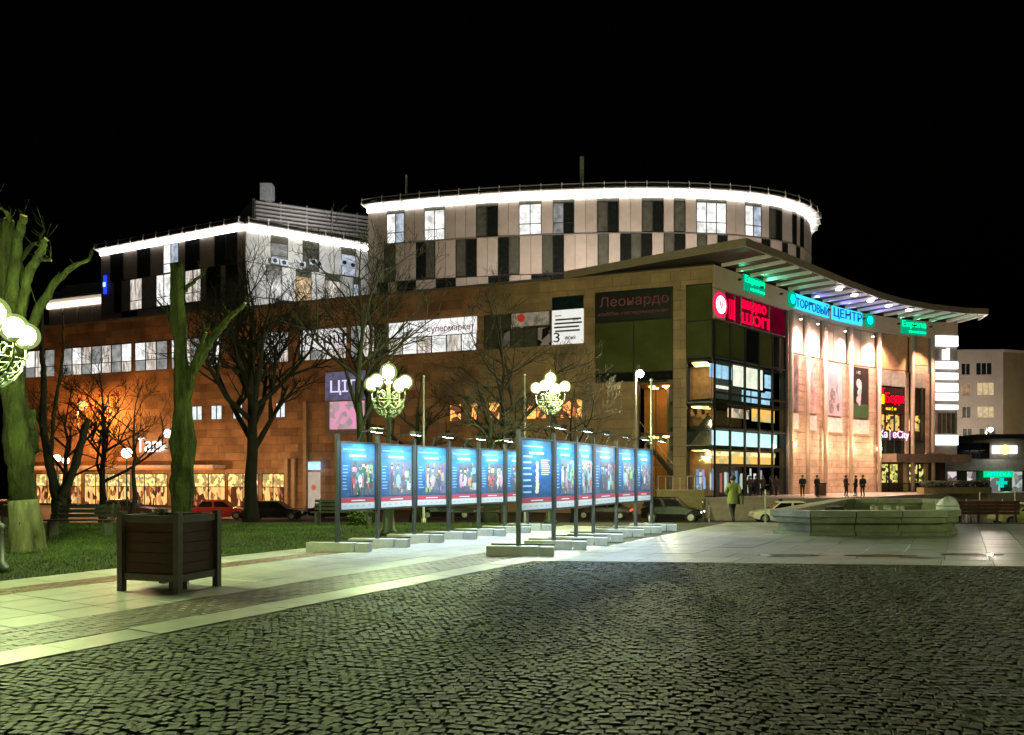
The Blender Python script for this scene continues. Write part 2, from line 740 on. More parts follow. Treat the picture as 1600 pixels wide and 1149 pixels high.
def sett_verts(n):
    """n setts about their own centres: skirt, shoulder and crown rings of four corners"""
    lx = rng.uniform(.074, .09, n) / 2
    ly = rng.uniform(.073, .087, n) / 2
    out = np.zeros((n, 12, 3))
    sx, sy = np.array([-1, 1, 1, -1]), np.array([-1, -1, 1, 1])
    for r, (z, g) in enumerate(((-.045, 1.0), (-.009, 1.0), (0.0, .84))):
        jx, jy = rng.uniform(-.005, .005, (n, 4)), rng.uniform(-.005, .005, (n, 4))
        out[:, r * 4:r * 4 + 4, 0] = sx * lx[:, None] * g + jx * (r > 0)
        out[:, r * 4:r * 4 + 4, 1] = sy * ly[:, None] * g + jy * (r > 0)
        out[:, r * 4:r * 4 + 4, 2] = z
    tx, ty, tz = rng.normal(0, .055, n), rng.normal(0, .055, n), rng.uniform(-.006, .003, n)
    out[:, :, 2] += out[:, :, 0] * tx[:, None] + out[:, :, 1] * ty[:, None] + tz[:, None]
    return out


SF = [(8, 9, 10, 11)]
for r in (0, 4):
    SF += [(r + i, r + (i + 1) % 4, r + 4 + (i + 1) % 4, r + 4 + i) for i in range(4)]
SF = np.array(SF)
for o_ in range(1):
    protos = []
    for vv in sett_verts(12):
        protos.append(mesh_of("cobblestone", vv.tolist(), [tuple(f) for f in SF], sett1))
    for i in range(300):
        o = bpy.data.objects.new("cobblestone", protos[i % 12])
        COL.objects.link(o)
        o.location = (xy[i, 0], xy[i, 1], 0)
        o.rotation_euler = (0, 0, ang[i])
        o.parent = plaza
vv = sett_verts(N - 300)
x0, a0 = xy[300:], ang[300:]
ca, sa = np.cos(a0)[:, None], np.sin(a0)[:, None]
wx = vv[:, :, 0] * ca - vv[:, :, 1] * sa + x0[:, :1]
wy = vv[:, :, 0] * sa + vv[:, :, 1] * ca + x0[:, 1:]
vv[:, :, 2] += (.002 * np.sin(x0[:, :1] * 1.7 + x0[:, 1:] * .9) + .0015 * np.sin(x0[:, 1:] * 2.3 - x0[:, :1] * 1.1))
V3 = np.stack([wx, wy, vv[:, :, 2]], -1).reshape(-1, 3)
FS = (SF[None] + (np.arange(N - 300) * 12)[:, None, None]).reshape(-1, 4)
me = bpy.data.meshes.new("far_cobblestones")
me.from_pydata(V3.tolist(), [], FS.tolist())
me.materials.append(sett)
a = me.attributes.new("tint", 'FLOAT', 'FACE')
a.data.foreach_set("value", np.repeat(rng.random(N - 300), 9))
o = bpy.data.objects.new("far_cobblestones", me)
COL.objects.link(o)
o.parent = plaza
o["kind"] = "stuff"
print("setts", N)

# ------------------------------------------------------------------ lawn
soil = M("lawn_soil", (0.03, 0.04, 0.012), 0.95, var=0.45, scale=3, bump=0.5, bscale=40)
mb = MB()
e0, e1 = uv(-6, -13.14), uv(23.0, -13.14)
mb.add([(e0.x, e0.y, -.01), (e1.x, e1.y, -.01), (-0.5, 27.4, -.01), (-60, 27.4, -.01), (-60, e0.y, -.01)], [(0, 1, 2, 3, 4)])
mb.build("lawn", soil, kind="structure")
grassm = M("grass_blades", (0.06, 0.105, 0.008), 0.75, var=0.65, scale=0.7, spec=0.3, tint=True, per_object=0.4)
n = 120000
gx, gy = rng.uniform(-19, 0.5, n), rng.uniform(9, 27.2, n) ** 1.0
ok = ((0.864 * gx - 0.504 * gy) < -13.16) & (gx > -0.72 * gy - 1.5)
gx, gy = gx[ok], gy[ok]
n = len(gx)
a = rng.uniform(0, 6.283, n)
w, hgt = rng.uniform(.006, .013, n), rng.uniform(.03, .075, n)
lx, ly = rng.normal(0, .025, n), rng.normal(0, .025, n)
G = np.zeros((n, 3, 3))
G[:, 0] = np.stack([gx - np.cos(a) * w, gy - np.sin(a) * w, np.full(n, -.021)], -1)
G[:, 1] = np.stack([gx + np.cos(a) * w, gy + np.sin(a) * w, np.full(n, -.021)], -1)
G[:, 2] = np.stack([gx + lx, gy + ly, -.02 + hgt], -1)
me = bpy.data.meshes.new("grass")
me.from_pydata(G.reshape(-1, 3).tolist(), [], np.arange(n * 3).reshape(-1, 3).tolist())
me.materials.append(grassm)
at_ = me.attributes.new("tint", 'FLOAT', 'FACE')
at_.data.foreach_set("value", rng.random(n))
o = bpy.data.objects.new("grass", me)
COL.objects.link(o)
o["kind"] = "stuff"
# ------------------------------------------------------------------ shopping centre
stone_br = M("brown_stone", (0.37, 0.205, 0.115), 0.6, var=0.4, scale=0.45, bump=0.25, bscale=14, tint="print", per_object=0.3)
stone_lamplit = M("lamplit_brown_stone", (0.39, 0.26, 0.14), 0.6, var=0.25, scale=0.5, bump=0.2, bscale=14, tint="print", per_object=0.14)  # same wall's stone, with the greenish lamplight put into its colour
tan = M("tan_ashlar", (0.48, 0.34, 0.24), 0.65, var=0.3, scale=0.55, bump=0.2, bscale=20, stretch=(1, 1, 2.2))
cream = M("cream_panel", (0.62, 0.5, 0.4), 0.5, var=0.08, scale=1.2)
clad = M("beige_cladding", (0.46, 0.39, 0.34), 0.45, var=0.1, scale=0.9, per_object=0.09)
clad_d = M("dark_cladding", (0.27, 0.215, 0.18), 0.5, var=0.2, scale=0.9, per_object=0.15)
clad_w = M("light_grey_cladding", (0.66, 0.66, 0.64), 0.5, var=0.15, scale=1.1, per_object=0.08)
core = M("dark_core", (0.05, 0.045, 0.04), 0.8)
frame_d = M("dark_frame", (0.03, 0.03, 0.03), 0.4, metal=0.3)
steel = M("brushed_steel", (0.5, 0.47, 0.43), 0.35, metal=0.7, var=0.1)
roof_g = M("roof_sheet", (0.16, 0.15, 0.14), 0.5, var=0.15)
fascia_m = M("canopy_fascia", (0.3, 0.25, 0.19), 0.45, var=0.12)
pane_dark = M("dark_glass", (0.012, 0.014, 0.012), 0.08, var=0.3)
pane_cur = M("curtained_glass", (0.09, 0.09, 0.07), 0.3, var=0.35, scale=1.5)
pane_green_refl = M("olive_reflection_glass", (0.085, 0.1, 0.032), 0.14, var=0.25, scale=0.35)  # the reflection of the green lamps is put into the pane colour
pane_teal = M("teal_glass", (0.012, 0.03, 0.035), 0.15, var=0.3)
lit_w = E("lit_office", (1.0, 1.0, 0.96), 1.5, lo=0.35, scale=1.1)
lit_b = E("lit_office_cool", (0.75, 0.85, 1.0), 0.9, lo=0.3, scale=1.3)
lit_h = E("half_lit_office", (0.78, 0.78, 0.74), 0.55, lo=0.3, scale=1.2)
lit_warm = E("lit_office_warm", (1.0, 0.72, 0.42), 0.85, lo=0.35, scale=1.3)
lit_cream = E("lit_office_cream", (1.0, 0.93, 0.82), 1.05, lo=0.3, scale=2.6, stretch=(1.6, 1.6, .35), col2=(0.75, 0.62, 0.52))
glass = GLASS("clear_glass", (0.88, 0.92, 0.85))
led = E("led_strip", (1.0, 0.955, 0.9), 13.0)

C0 = Vector((16.3, 62, 0))
LDIR = Vector((-0.938, 0.347, 0))
pL = [C0 + LDIR * 78, C0]
LS = Surf([(p.x, p.y) for p in pL])
RS = Surf([(16.3, 62), (27.1, 72.4), (32.5, 77.3), (36.7, 80.4), (41, 82.8), (44.7, 84.3), (46.75, 85.0), (49.5, 85.35)])

mall = thing("shopping_centre", C0, "large shopping centre with a glazed corner, curved lit upper storeys and a finned roof canopy", "shopping centre")


def LP(a, b):
    return LS.at(a), LS.at(b)


# ---- left facade: openings, stone courses, windows
ZS0, ZS1 = 13.05, 16.1
strip = [(40, 86), (98, 206), (211, 262), (268, 314), (322, 345), (408, 451), (467, 541), (548, 604), (607, 745), (757, 861), (863, 912)]
cafe = [(56, 128), (132, 204), (208, 262), (300, 352), (356, 404), (410, 444)]
small = [(300, 316), (330, 347), (364, 379), (431, 446)]
orange = [(703, 721), (735, 747), (764, 781), (817, 861), (875, 910)]
holes = []
for a, b in strip: holes.append((*LP(a, b), ZS0, ZS1))
for a, b in cafe: holes.append((*LP(a, b), -1.5, 2.0))
for a, b in small: holes.append((*LP(a, b), 7.55, 9.0))
for a, b in orange: holes.append((*LP(a, b), 6.7, 8.3))
holes.append((*LP(863, 912), 16.1, 17.2))
holes.append((*LP(930, 1052), 9.6, 17.3))
holes.append((*LP(998, 1052), 0.0, 9.6))
holes.append((LS.at(1072), LS.len, 0.0, 17.3))
mb = MB()
for r in rects_minus((0, LS.len, -1.6, 18.9), holes):
    LS.box(mb, r[0], r[1], r[2], r[3], -0.7, -0.1)
mb.build("wall", core, mall)
m1, m2 = MB(), MB()
zz = -1.5
row = 0
while zz < 18.7:
    h = min(0.8, 18.75 - zz)
    s = -0.8 * (row % 2)
    while s < LS.len:
        s1 = min(s + 1.62, LS.len)
        tgt = m2 if s > LS.at(747) else m1
        jit = random.uniform(-.012, .012)
        tone = random.random()
        for r in rects_minus((max(0, s) + .012, s1 - .012, zz + .012, zz + h - .012), holes):
            k0 = len(tgt.f)
            LS.box(tgt, r[0], r[1], r[2], r[3], -0.12, 0.0 + jit)
            tgt.c[k0:] = [(tone, tone, tone)] * (len(tgt.f) - k0)
        s = s1 if s1 < LS.len else 1e9
    zz += h
    row += 1
m1.build("stone_cladding", stone_br, mall, kind="stuff")
m2.build("lamplit_stone_cladding", stone_lamplit, mall, kind="stuff")
mb = MB()
LS.box(mb, 0, LS.at(860), 18.75, 18.95, -0.9, 0.12)
mb.build("parapet_coping", roof_g, mall)

pmix = [lit_cream, lit_cream, lit_h, lit_cream, lit_w]
for (a, b) in strip[:5]:
    s0, s1 = LP(a, b)
    window(LS, mall, s0, s1, ZS0, ZS1, [lit_h, lit_cream, lit_h, lit_w, lit_cream], frame_d, nv=max(2, int((s1 - s0) / 1.3)), rows=[ZS0, 14.2, ZS1])
s0, s1 = LP(408, 451); window(LS, mall, s0, s1, ZS0, ZS1, [lit_cream, lit_h], frame_d, nv=3, rows=[ZS0, 14.3, ZS1])
s0, s1 = LP(467, 541); window(LS, mall, s0, s1, ZS0, 14.0, [lit_cream, lit_h, lit_cream], frame_d, nv=4)
s0, s1 = LP(548, 604); window(LS, mall, s0, s1, ZS0, ZS1, [lit_h, lit_cream, pane_cur], frame_d, nv=3, rows=[ZS0, 14.4, ZS1])
s0, s1 = LP(607, 745); window(LS, mall, s0, s1, ZS0, 14.6, [lit_cream, lit_w, lit_cream, lit_w], frame_d, nv=6)
s1 = LS.at(631); window(LS, mall, s0, s1, 14.65, ZS1, [lit_w, lit_cream], frame_d, nv=1)
s0, s1 = LP(757, 861); window(LS, mall, s0, s1, ZS0, ZS1, [pane_cur, E("dim_room", (0.9, 0.7, 0.5), 0.16, lo=0.1, scale=1.5, kind='VORONOI', col2=(.35, .3, .25)), pane_cur], frame_d, nv=5, rows=[ZS0, 14.7, ZS1])
s0, s1 = LP(863, 912); window(LS, mall, s0, s1, 16.1, 17.2, pane_teal, frame_d, nv=2)
cafe_in = E("cafe_interior", (1.0, 0.55, 0.17), 1.3, lo=0.1, scale=3.2, kind='VORONOI', stretch=(1, 1, .45), col2=(0.9, 0.25, 0.1))
cafe_top = E("cafe_bright", (1.0, 0.66, 0.22), 1.7, lo=0.3, scale=3.4, kind='VORONOI')
for a, b in cafe:
    s0, s1 = LP(a, b)
    window(LS, mall, s0, s1, -1.4, 2.0, [cafe_in] * max(2, int((s1 - s0) / 1.5)) + [cafe_top] * max(2, int((s1 - s0) / 1.5)), frame_d, nv=max(2, int((s1 - s0) / 1.5)), rows=[-1.4, 0.6, 1.95])
for a, b in small:
    s0, s1 = LP(a, b)
    window(LS, mall, s0, s1, 7.55, 9.0, E("lit_landing", (0.9, 0.97, 1.0), 1.2, lo=.6), frame_d, nv=2)
for a, b in orange:
    s0, s1 = LP(a, b)
    window(LS, mall, s0, s1, 6.7, 8.3, E("lit_restaurant", (1.0, 0.42, 0.1), 1.9, lo=0.12, scale=2.0, kind='VORONOI', col2=(0.8, 0.3, 0.12)), frame_d, nv=max(1, int((s1 - s0) / 1.2)))
s0, s1 = LP(930, 1052)
window(LS, mall, s0, s1, 9.6, 17.3, [pane_dark, pane_dark, pane_green_refl, pane_green_refl, pane_green_refl, pane_green_refl], frame_d, nv=2, rows=[9.6, 10.4, 14.7, 17.25])
s0, s1 = LP(998, 1052)
# stair hall seen through the glass
hall_w = M("hall_wall", (0.5, 0.24, 0.09), 0.8)
hall_lamp = E("hall_lamp", (1.0, 0.52, 0.16), 18)
mb = MB()
LS.box(mb, s0 - .3, s1 + .3, -.1, 9.6, -4.3, -4.1)
LS.box(mb, s0 - .3, s1 + .3, 9.35, 9.6, -4.1, -.75)
LS.box(mb, s0 - .3, s1 + .3, 5.1, 5.35, -4.1, -1.2)
LS.box(mb, s0 - .3, s1 + .3, -.1, 0.0, -4.1, -.75)
mb.build("stair_hall", hall_w, mall)
for i in range(2):
    for z in (9.3, 5.05):
        m = MB()
        for k in range(2):
            m.box(tuple(LS.pos(s0 + (s1 - s0) * (.3 + .4 * i), z - .02, -1.6 - k * 1.4)), (.5, .5, .06))
        m.build("ceiling_light", hall_lamp, mall)
mb = MB()
mb.span(LS.pos(s0 - .1, 5.3, -.9), LS.pos(s1, 1.6, -.9), 1.2, .3)
mb.build("stair_flight", core, mall)
mb = MB()
mb.span(LS.pos(s0, 6.3, -.35), LS.pos(s1, 2.6, -.35), .06, .06)
mb.build("handrail", steel, mall)
window(LS, mall, s0, s1, 0, 9.55, glass, frame_d, nv=2, rows=[0, 2.6, 5.2, 9.5])

# corner glazing, left leaf
s0, s1 = LS.at(1072), LS.len - .12
window(LS, mall, s0, s1, 0, 17.3, [glass, glass, glass, pane_green_refl, pane_green_refl], frame_d, nv=1, rows=[0, 4.2, 7.7, 11.4, 14.3, 17.25], bar=.12)
shop_w = M("shop_back_wall", (0.45, 0.27, 0.14), 0.7, var=0.3)
shop_lamp = E("shop_lamp", (1.0, 0.55, 0.2), 10, lo=.2, scale=1.5, kind='VORONOI')
mb = MB()
LS.box(mb, s0 - .2, s1 - .3, 0, 17.3, -4.2, -4.0)
mb.build("shop_back_wall", shop_w, mall)
mb = MB()
for z in (3.9, 7.5, 11.15):
    LS.box(mb, s0 - .1, s1 - .2, z, z + .35, -4.0, -.2)
mb.build("floor_slab", core, mall)
for z in (3.86, 7.46, 11.1):
    m = MB()
    LS.box(m, s0 + .3, s1 - .5, z - .06, z, -3.4, -1.0)
    m.build("ceiling_light", shop_lamp, mall)
mb = MB(); mb.span(LS.pos(s0 + .1, 4.5, -.8), LS.pos(s1 - .3, 6.6, -.8), .5, .35); mb.build("escalator", core, mall)

# ---- right facade: corner bay of glass
a0, a1 = 0.12, RS.at(1227)
olive_n = 5
zr = [0.0, 2.55, 5.6, 8.5, 11.4, 14.36]
window(RS, mall, a0, a1, 0.0, 14.36, [glass] * 20 + [pane_green_refl, pane_green_refl, pane_dark, pane_green_refl, pane_dark], frame_d, nv=5, rows=zr, bar=.16)
mb = MB(); RS.box(mb, a0, a1, 0, 14.4, -4.6, -4.4); mb.build("shop_back_wall", M("shop_grey_wall", (.2, .2, .17), .7, var=.4, scale=.8), mall)
mb = MB()
for z in (3.9, 5.55, 7.75, 11.15):
    RS.box(mb, a0 + .2, a1 - .1, z, z + .3, -4.4, -.25)
mb.build("floor_slab", core, mall)


def glow(px0, px1, z0, z1, o, mat, surf=RS, name="light_panel", t=.08):
    m = MB()
    surf.box(m, surf.at(px0), surf.at(px1), z0, z1, o - t, o)
    return m.build(name, mat, mall)


scr_b = E("blue_screen", (0.4, 0.66, 1.0), 1.8, lo=.6, scale=1.5)
scr_w = E("white_lightbox", (1.0, 0.97, 0.88), 1.7, lo=.7, scale=1.2)
band_c = E("cool_light_band", (0.58, 0.9, 1.0), 2.3, lo=.6, scale=.8)
band_o = E("warm_light_band", (1.0, 0.45, 0.1), 1.9, lo=.5, scale=1.2, kind='VORONOI', col2=(1, .75, .35))
glow(1118, 1136, 9.8, 10.9, -.5, scr_b); glow(1138, 1152, 9.8, 10.9, -.5, scr_b)
glow(1204, 1216, 9.6, 10.8, -.5, scr_b); glow(1205, 1216, 8.75, 9.3, -.5, scr_b)
glow(1154, 1199, 9.35, 11.1, -.45, scr_w)
for i in range(3):
    for j in range(2):
        glow(1172 + i * 15, 1184 + i * 15, 8.1 + j * .62, 8.55 + j * .62, -.7, scr_b)
glow(1128, 1150, 9.0, 9.25, -.7, scr_w)
glow(1158, 1190, 6.75, 7.55, -1.2, E("pink_lights", (1, .72, .55), 1.3, lo=.3, scale=2, kind='VORONOI'))
glow(1192, 1226, 6.6, 7.7, -1.0, band_o)
glow(1122, 1150, 6.6, 7.6, -2.5, E("dim_orange", (1, .5, .15), .35, lo=.1, scale=1.6, kind='VORONOI'))
glow(1121, 1222, 4.25, 5.45, -.5, band_c)
glow(1119, 1226, 2.75, 3.8, -1.0, band_o)
glow(1120, 1226, 3.4, 3.75, -.9, E("warm_spots", (1, .8, .4), 2.6, lo=.45, scale=1.1, kind='VORONOI'))
for i in range(26):
    px = 1120 + i * 4
    colr = random.choice([(.3, .55, 1), (.4, .6, 1), (.9, .95, 1), (.5, .4, .9), (1, .9, .9), (.9, .3, .25), (.8, .8, .75), (.3, .25, .3)])
    glow(px, px + random.uniform(1.2, 3.6), random.uniform(.2, 1.2), random.uniform(1.5, 2.45), -1.2 - random.random()*1.5, E("shop_display_%d" % i, colr, random.uniform(.3, 1.2)), name="display")
light('AREA', "bay_light", RS.pos(5, 2.4, -2.2), 40, (1, .8, .55), mall).data.size = 2.0

# stone band over it, and the band carried along the facade
mb = MB()
RS.box(mb, 0.0, RS.len, 16.95, 18.75, -0.6, 0.06)
RS.box(mb, 0.0, a1, 14.42, 16.93, -0.7, -0.12)
mb.build("fascia_band", cream, mall)
mb = MB(); RS.box(mb, a1, a1 + .45, 0, 16.9, -.4, .1); mb.build("pier", M("dark_pier", (.06, .05, .045), .5), mall)

# entrance bays
bays = [(1231, 1255), (1257, 1282), (1285, 1322), (1326, 1367)]
mb = MB()
RS.box(mb, RS.at(1230), RS.at(1371), 0, 16.9, -.8, -.2)
RS.box(mb, RS.at(1371), RS.len, 0, 16.9, -3.2, -3.0)
mb.build("wall", core, mall)
mb = MB()
zz, row = 0.0, 0
sA, sB = RS.at(1230), RS.at(1370)
while zz < 13.1:
    s = sA - .5 * (row % 2)
    while s < sB:
        s1 = min(s + 1.0, sB)
        if s1 - max(s, sA) > .1:
            RS.box(mb, max(s, sA) + .012, s1 - .012, zz + .012, min(zz + .65, 13.15) - .012, -.22, random.uniform(-.012, .012), straight=True)
        s = s1 if s1 < sB else 1e9
    zz += .65
    row += 1
mb.build("ashlar_blocks", tan, mall, kind="stuff")
spot_w = E("downlight_lens", (1, .82, .6), 22)
for k, (a, b) in enumerate(bays):
    s0, s1 = RS.at(a), RS.at(b)
    n = 2 if k > 1 else 1
    for j in range(n):
        p = MB()
        RS.box(p, s0 + (s1 - s0) * j / n + .05, s0 + (s1 - s0) * (j + 1) / n - .05, 13.25, 16.9, -.25, -.02, straight=True)
        p.build("cream_panel", cream, mall)
    sm = s0 + (s1 - s0) * (.55 if k < 2 else .8)
    h = MB().lathe(tuple(RS.pos(sm, 16.35, .45)), [(0, .13), (.35, .13), (.38, .05)], 10).build("downlight", steel, mall)
    m = MB().lathe(tuple(RS.pos(sm, 16.3, .45)), [(0, .12), (.04, .12)], 10).build("lens", spot_w, h)
    light('SPOT', "downlight_beam", RS.pos(sm, 16.28, .75), 3600 if k < 2 else 3300, (1, .62, .52), mall, RS.pos(sm, 4, .5), 105, .1, 1.0)
for px in (1229.5, 1256, 1283.5, 1324, 1368.5, 1421, 1453):
    c = RS.pos(RS.at(px), 0, .42)
    MB().lathe(tuple(c), [(0, .2), (16.9, .2)], 12).build("column", M("pale_column", (.55, .44, .36), .4, var=.1), mall, smooth=True)

# bays five and six
for k, (a, b) in enumerate([(1371, 1419), (1424, 1451)]):
    s0, s1 = RS.at(a), RS.at(b)
    m = MB(); RS.box(m, s0, s1, 13.2 if k == 0 else 13.9, 16.9, -.3, -.05); m.build("cream_panel", M("orange_panel", (.6, .36, .2), .5), mall)
    for j in range(4 - k):
        p = MB(); w = (s1 - s0 - .3) / (4 - k)
        RS.box(p, s0 + .1 + w * j + .02, s0 + .1 + w * (j + 1) - .02, 11.4, 12.95, -.2, -.02, straight=True)
        p.build("grey_panel", M("grey_panel", (.36, .35, .31), .5), mall)
    m = MB(); RS.box(m, s0, s1, 12.97, 13.15 if k == 0 else 13.85, -.3, -.1); m.build("lintel", tan, mall)
    m = MB(); RS.box(m, s0 - .5, s1 + .5, 0, 11.4, -2.6, -2.4); m.build("shop_back_wall", M("wine_wall", (.09, .035, .025), .7), mall)
    window(RS, mall, s0 + .1, s1 - .4, 4.1, 11.35, [pane_dark, pane_dark, pane_dark, glass, glass, glass, pane_dark, pane_dark, glass] if k == 0 else [pane_cur, glass, glass], frame_d, nv=3 if k == 0 else 1, rows=[4.1, 5.6, 8.5, 11.3], o=-.15)
    glow(a + 2, b - 3, 6.7, 8.4, -.9, E("gold_bulbs", (1, .55, .15), 1.6, lo=.03, scale=2.6, kind='VORONOI', col2=(1, .8, .4)), name="light_curtain")
    m = MB(); RS.box(m, s1 - .4, s1 + .1, 0, 13, -.3, 0); m.build("pier", tan, mall)
light('SPOT', "downlight_beam", RS.pos(RS.at(1374), 16.3, .5), 3000, (1, .6, .3), mall, RS.pos(RS.at(1375), 10, .2), 80, .1)
light('SPOT', "downlight_beam", RS.pos(RS.at(1432), 16.3, 2.5), 3000, (1, .55, .4), mall, RS.pos(RS.at(1432), 12, 0), 80, .1)
mb = MB(); RS.box(mb, RS.at(1371), RS.len, 3.2, 4.05, -.5, 2.2); mb.build("entrance_canopy", M("canopy_brown", (.2, .15, .11), .5), mall)
mb = MB(); RS.box(mb, RS.at(1420), RS.at(1450), 4.05, 4.2, 2.0, 2.15); mb.build("canopy_rail", steel, mall)
gold2 = E("window_bulbs", (1, .75, .25), 1.5, lo=.03, scale=3, kind='VORONOI', col2=(.8, .9, .3))
for a, b in ((1382, 1412), (1430, 1452)):
    glow(a, b, 1.0, 3.0, -.8, gold2, name="light_curtain")
window(RS, mall, RS.at(1376), RS.at(1468), 0, 3.15, glass, frame_d, nv=6, rows=[0, .9, 3.1])
mb = MB(); RS.box(mb, RS.at(1371), RS.len, 0, 3.2, -2.2, -2.0); mb.build("shop_back_wall", M("brown_room", (.13, .07, .03), .7), mall)

# sign tower at the end
mb = MB()
RS.box(mb, RS.at(1456), RS.len, 4.05, 18.3, -3, -.05)
mb.build("tower_wall", M("grey_render", (.36, .33, .3), .6, var=.15), mall)
window(RS, mall, RS.at(1464), RS.at(1493), 6.4, 8.7, pane_cur, steel, nv=4, nh=1, o=.05)

# ---- canopy with fins
pA = LS.pos(LS.at(883), 0, .15)
outer = [RS.pos(s, 0, 4.6) for s in np.linspace(RS.at(1150), RS.len, 14)]
poly = [pA, Vector((17.3, 56.9, 0))] + outer + [Vector((50.9, 83.8, 0)), RS.pos(RS.len, 0, -1.2)]
poly += [RS.pos(s, 0, -1.0) for s in np.linspace(RS.len - 1, 3, 10)] + [LS.pos(LS.at(883), 0, -1.2)]
mb = MB().prism([(p.x, p.y) for p in poly], 18.98, 19.32)
canopy = mb.build("roof_canopy", M("canopy_dark_gaps", (.018, .018, .017), .6), mall)  # near-black sheet stands in for the dark open gaps between the fins
mb = MB()
ring = [pA, Vector((17.3, 56.9, 0))] + outer + [Vector((50.9, 83.8, 0))]
for i in range(len(ring) - 1):
    mb.span(ring[i] + Vector((0, 0, 19.02)), ring[i + 1] + Vector((0, 0, 19.02)), .12, .62)
mb.build("canopy_edge", fascia_m, canopy)
finm = M("canopy_fin", (.68, .67, .68), .4, var=.1)
for s in np.arange(0.8, RS.len + 1, 2.3):
    m = MB()
    s = min(s, RS.len - .1)
    m.span(RS.pos(s, 18.82, .25), RS.pos(min(RS.len, s + .3), 18.82, 4.4), .16, .27)
    m.build("fin", finm, canopy)
for px, cc, e in ((1150, (.1, 1, .45), 60), (1185, (.1, 1, .5), 110), (1215, (.12, .9, .45), 60), (1262, (.22, .2, 1), 150), (1290, (.25, .25, 1), 200), (1320, (.22, .25, 1), 200), (1345, (.3, .3, 1), 140), (1400, (.15, .9, .5), 50), (1425, (.15, 1, .55), 80), (1450, (.2, .7, .5), 30)):
    b = MB().box(tuple(RS.pos(RS.at(px), 18.1, .35)), (.25, .25, .16)).build("floodlight", frame_d, mall)
    light('SPOT', "floodlight_beam", RS.pos(RS.at(px), 18.2, .45), e * 3.2, cc, mall, RS.pos(RS.at(px), 19, 2.6), 140, .08)
for px in (1246, 1272, 1298, 1330, 1366):
    s = RS.at(px)
    m = MB().box(tuple(RS.pos(s, 18.55, 3.9)), (.45, .45, .14)).build("canopy_lamp", E("canopy_lamp", (1, .92, .8), 9), canopy)
    light('SPOT', "canopy_lamp_light", RS.pos(s, 18.3, 3.9), 7000, (1, .58, .52), mall, RS.pos(s, 8, 0), 85, .2, .9)
    light('POINT', "canopy_lamp_spill", RS.pos(s, 18.1, 4.1), 26, (.8, .75, 1), mall, radius=.15)

# ---- curved upper storeys
knots = np.array([(-15.9, 84.75), (-15.0, 84.35), (-8.26, 82.6), (1, 80.9), (10.67, 80.0), (17, 80.0), (22.45, 80.6), (26.3, 81.6), (29.3, 83.0), (32.2, 85.2), (34.3, 88.2), (35.5, 91.6), (35.9, 95.5), (35.2, 100), (33, 105)])
tt = np.arange(len(knots))
fine = []
for i in range(len(knots) - 1):
    p0, p1, p2, p3 = knots[max(0, i - 1)], knots[i], knots[i + 1], knots[min(len(knots) - 1, i + 2)]
    for k in range(6):
        t = k / 6
        fine.append(0.5 * ((2 * p1) + (-p0 + p2) * t + (2 * p0 - 5 * p1 + 4 * p2 - p3) * t * t + (-p0 + 3 * p1 - 3 * p2 + p3) * t ** 3))
fine.append(knots[-1])
DS = Surf(fine)


def facade_row(surf, parent, sA, sB, z0, z1, spec, pitch, mat, lintel=.0, pname="cladding_panel", frame=None, o=0.0):
    """windows at the measured places, cladding panels between them"""
    cur = sA
    items = []
    for a, b, ty in spec:
        w0, w1 = surf.at(a), surf.at(b)
        if w0 > cur + .15: items.append((cur, w0, None))
        items.append((max(w0, cur), w1, ty))
        cur = w1
    if sB > cur + .15: items.append((cur, sB, None))
    for w0, w1, ty in items:
        n = max(1, int(round((w1 - w0) / pitch)))
        if ty is None:
            for i in range(n):
                m = MB()
                surf.box(m, w0 + (w1 - w0) * i / n + .02, w0 + (w1 - w0) * (i + 1) / n - .02, z0 + .03, z1 - .03, o - .12, o + random.uniform(-.006, .01), straight=True)
                m.build(pname, mat, parent)
        else:
            pm = {'d': [pane_dark, pane_cur], 'D': [pane_cur, pane_dark], 'l': [lit_w, lit_w], 'h': [lit_h, pane_dark], 'w': [lit_warm, lit_warm], 'b': [lit_b, lit_b], 'k': [pane_dark, pane_dark], 'r': [pane_cur, pane_cur], 'L': [lit_w, lit_b], 'c': [lit_cream, lit_cream]}[ty]
            t_ = z1 - lintel
            rows = [z0 + .06, t_ - .02]
            if ty in 'lLhwc':
                rows = [z0 + .06, z0 + 1.2, t_ - .02]
            window(surf, parent, w0 + .02, w1 - .02, rows[0], rows[-1], pm if n > 1 else pm[:1], frame or frame_d, nv=n, rows=rows, o=o - .02)
            if lintel > .1:
                m = MB(); surf.box(m, w0 + .02, w1 - .02, t_ + .01, z1 - .03, o - .1, o - .03, straight=True)
                m.build("spandrel", pane_cur if ty != 'k' else pane_dark, parent)


upper = [(604, 632, 'L'), (663, 695, 'l'), (744, 778, 'D'), (811, 846, 'l'), (864, 897, 'h'), (933, 967, 'D'), (1003, 1037, 'D'), (1053, 1071, 'D'), (1088, 1135, 'l'), (1164, 1190, 'L'), (1202, 1222, 'D'), (1238, 1245, 'd'), (1250, 1256, 'd')]
mid = [(600, 618, 'D'), (650, 680, 'd'), (712, 745, 'D'), (778, 812, 'd'), (847, 881, 'D'), (934, 951, 'D'), (969, 1019, 'd'), (1037, 1071, 'D'), (1089, 1105, 'D'), (1121, 1137, 'k'), (1190, 1204, 'd'), (1222, 1231, 'k'), (1244, 1250, 'd')]
low = [(590, 606, 'k'), (620, 650, 'k'), (681, 712, 'k'), (763, 796, 'k'), (830, 881, 'k')]
sE = DS.at(1262) + 6
mb = MB()
DS.box(mb, 0, DS.len, 18.6, 31.2, -.7, -.14, step=2)
mb.build("upper_wall", core, mall)
facade_row(DS, mall, 0.1, sE, 27.05, 31.1, upper, 1.17, clad, lintel=.75)
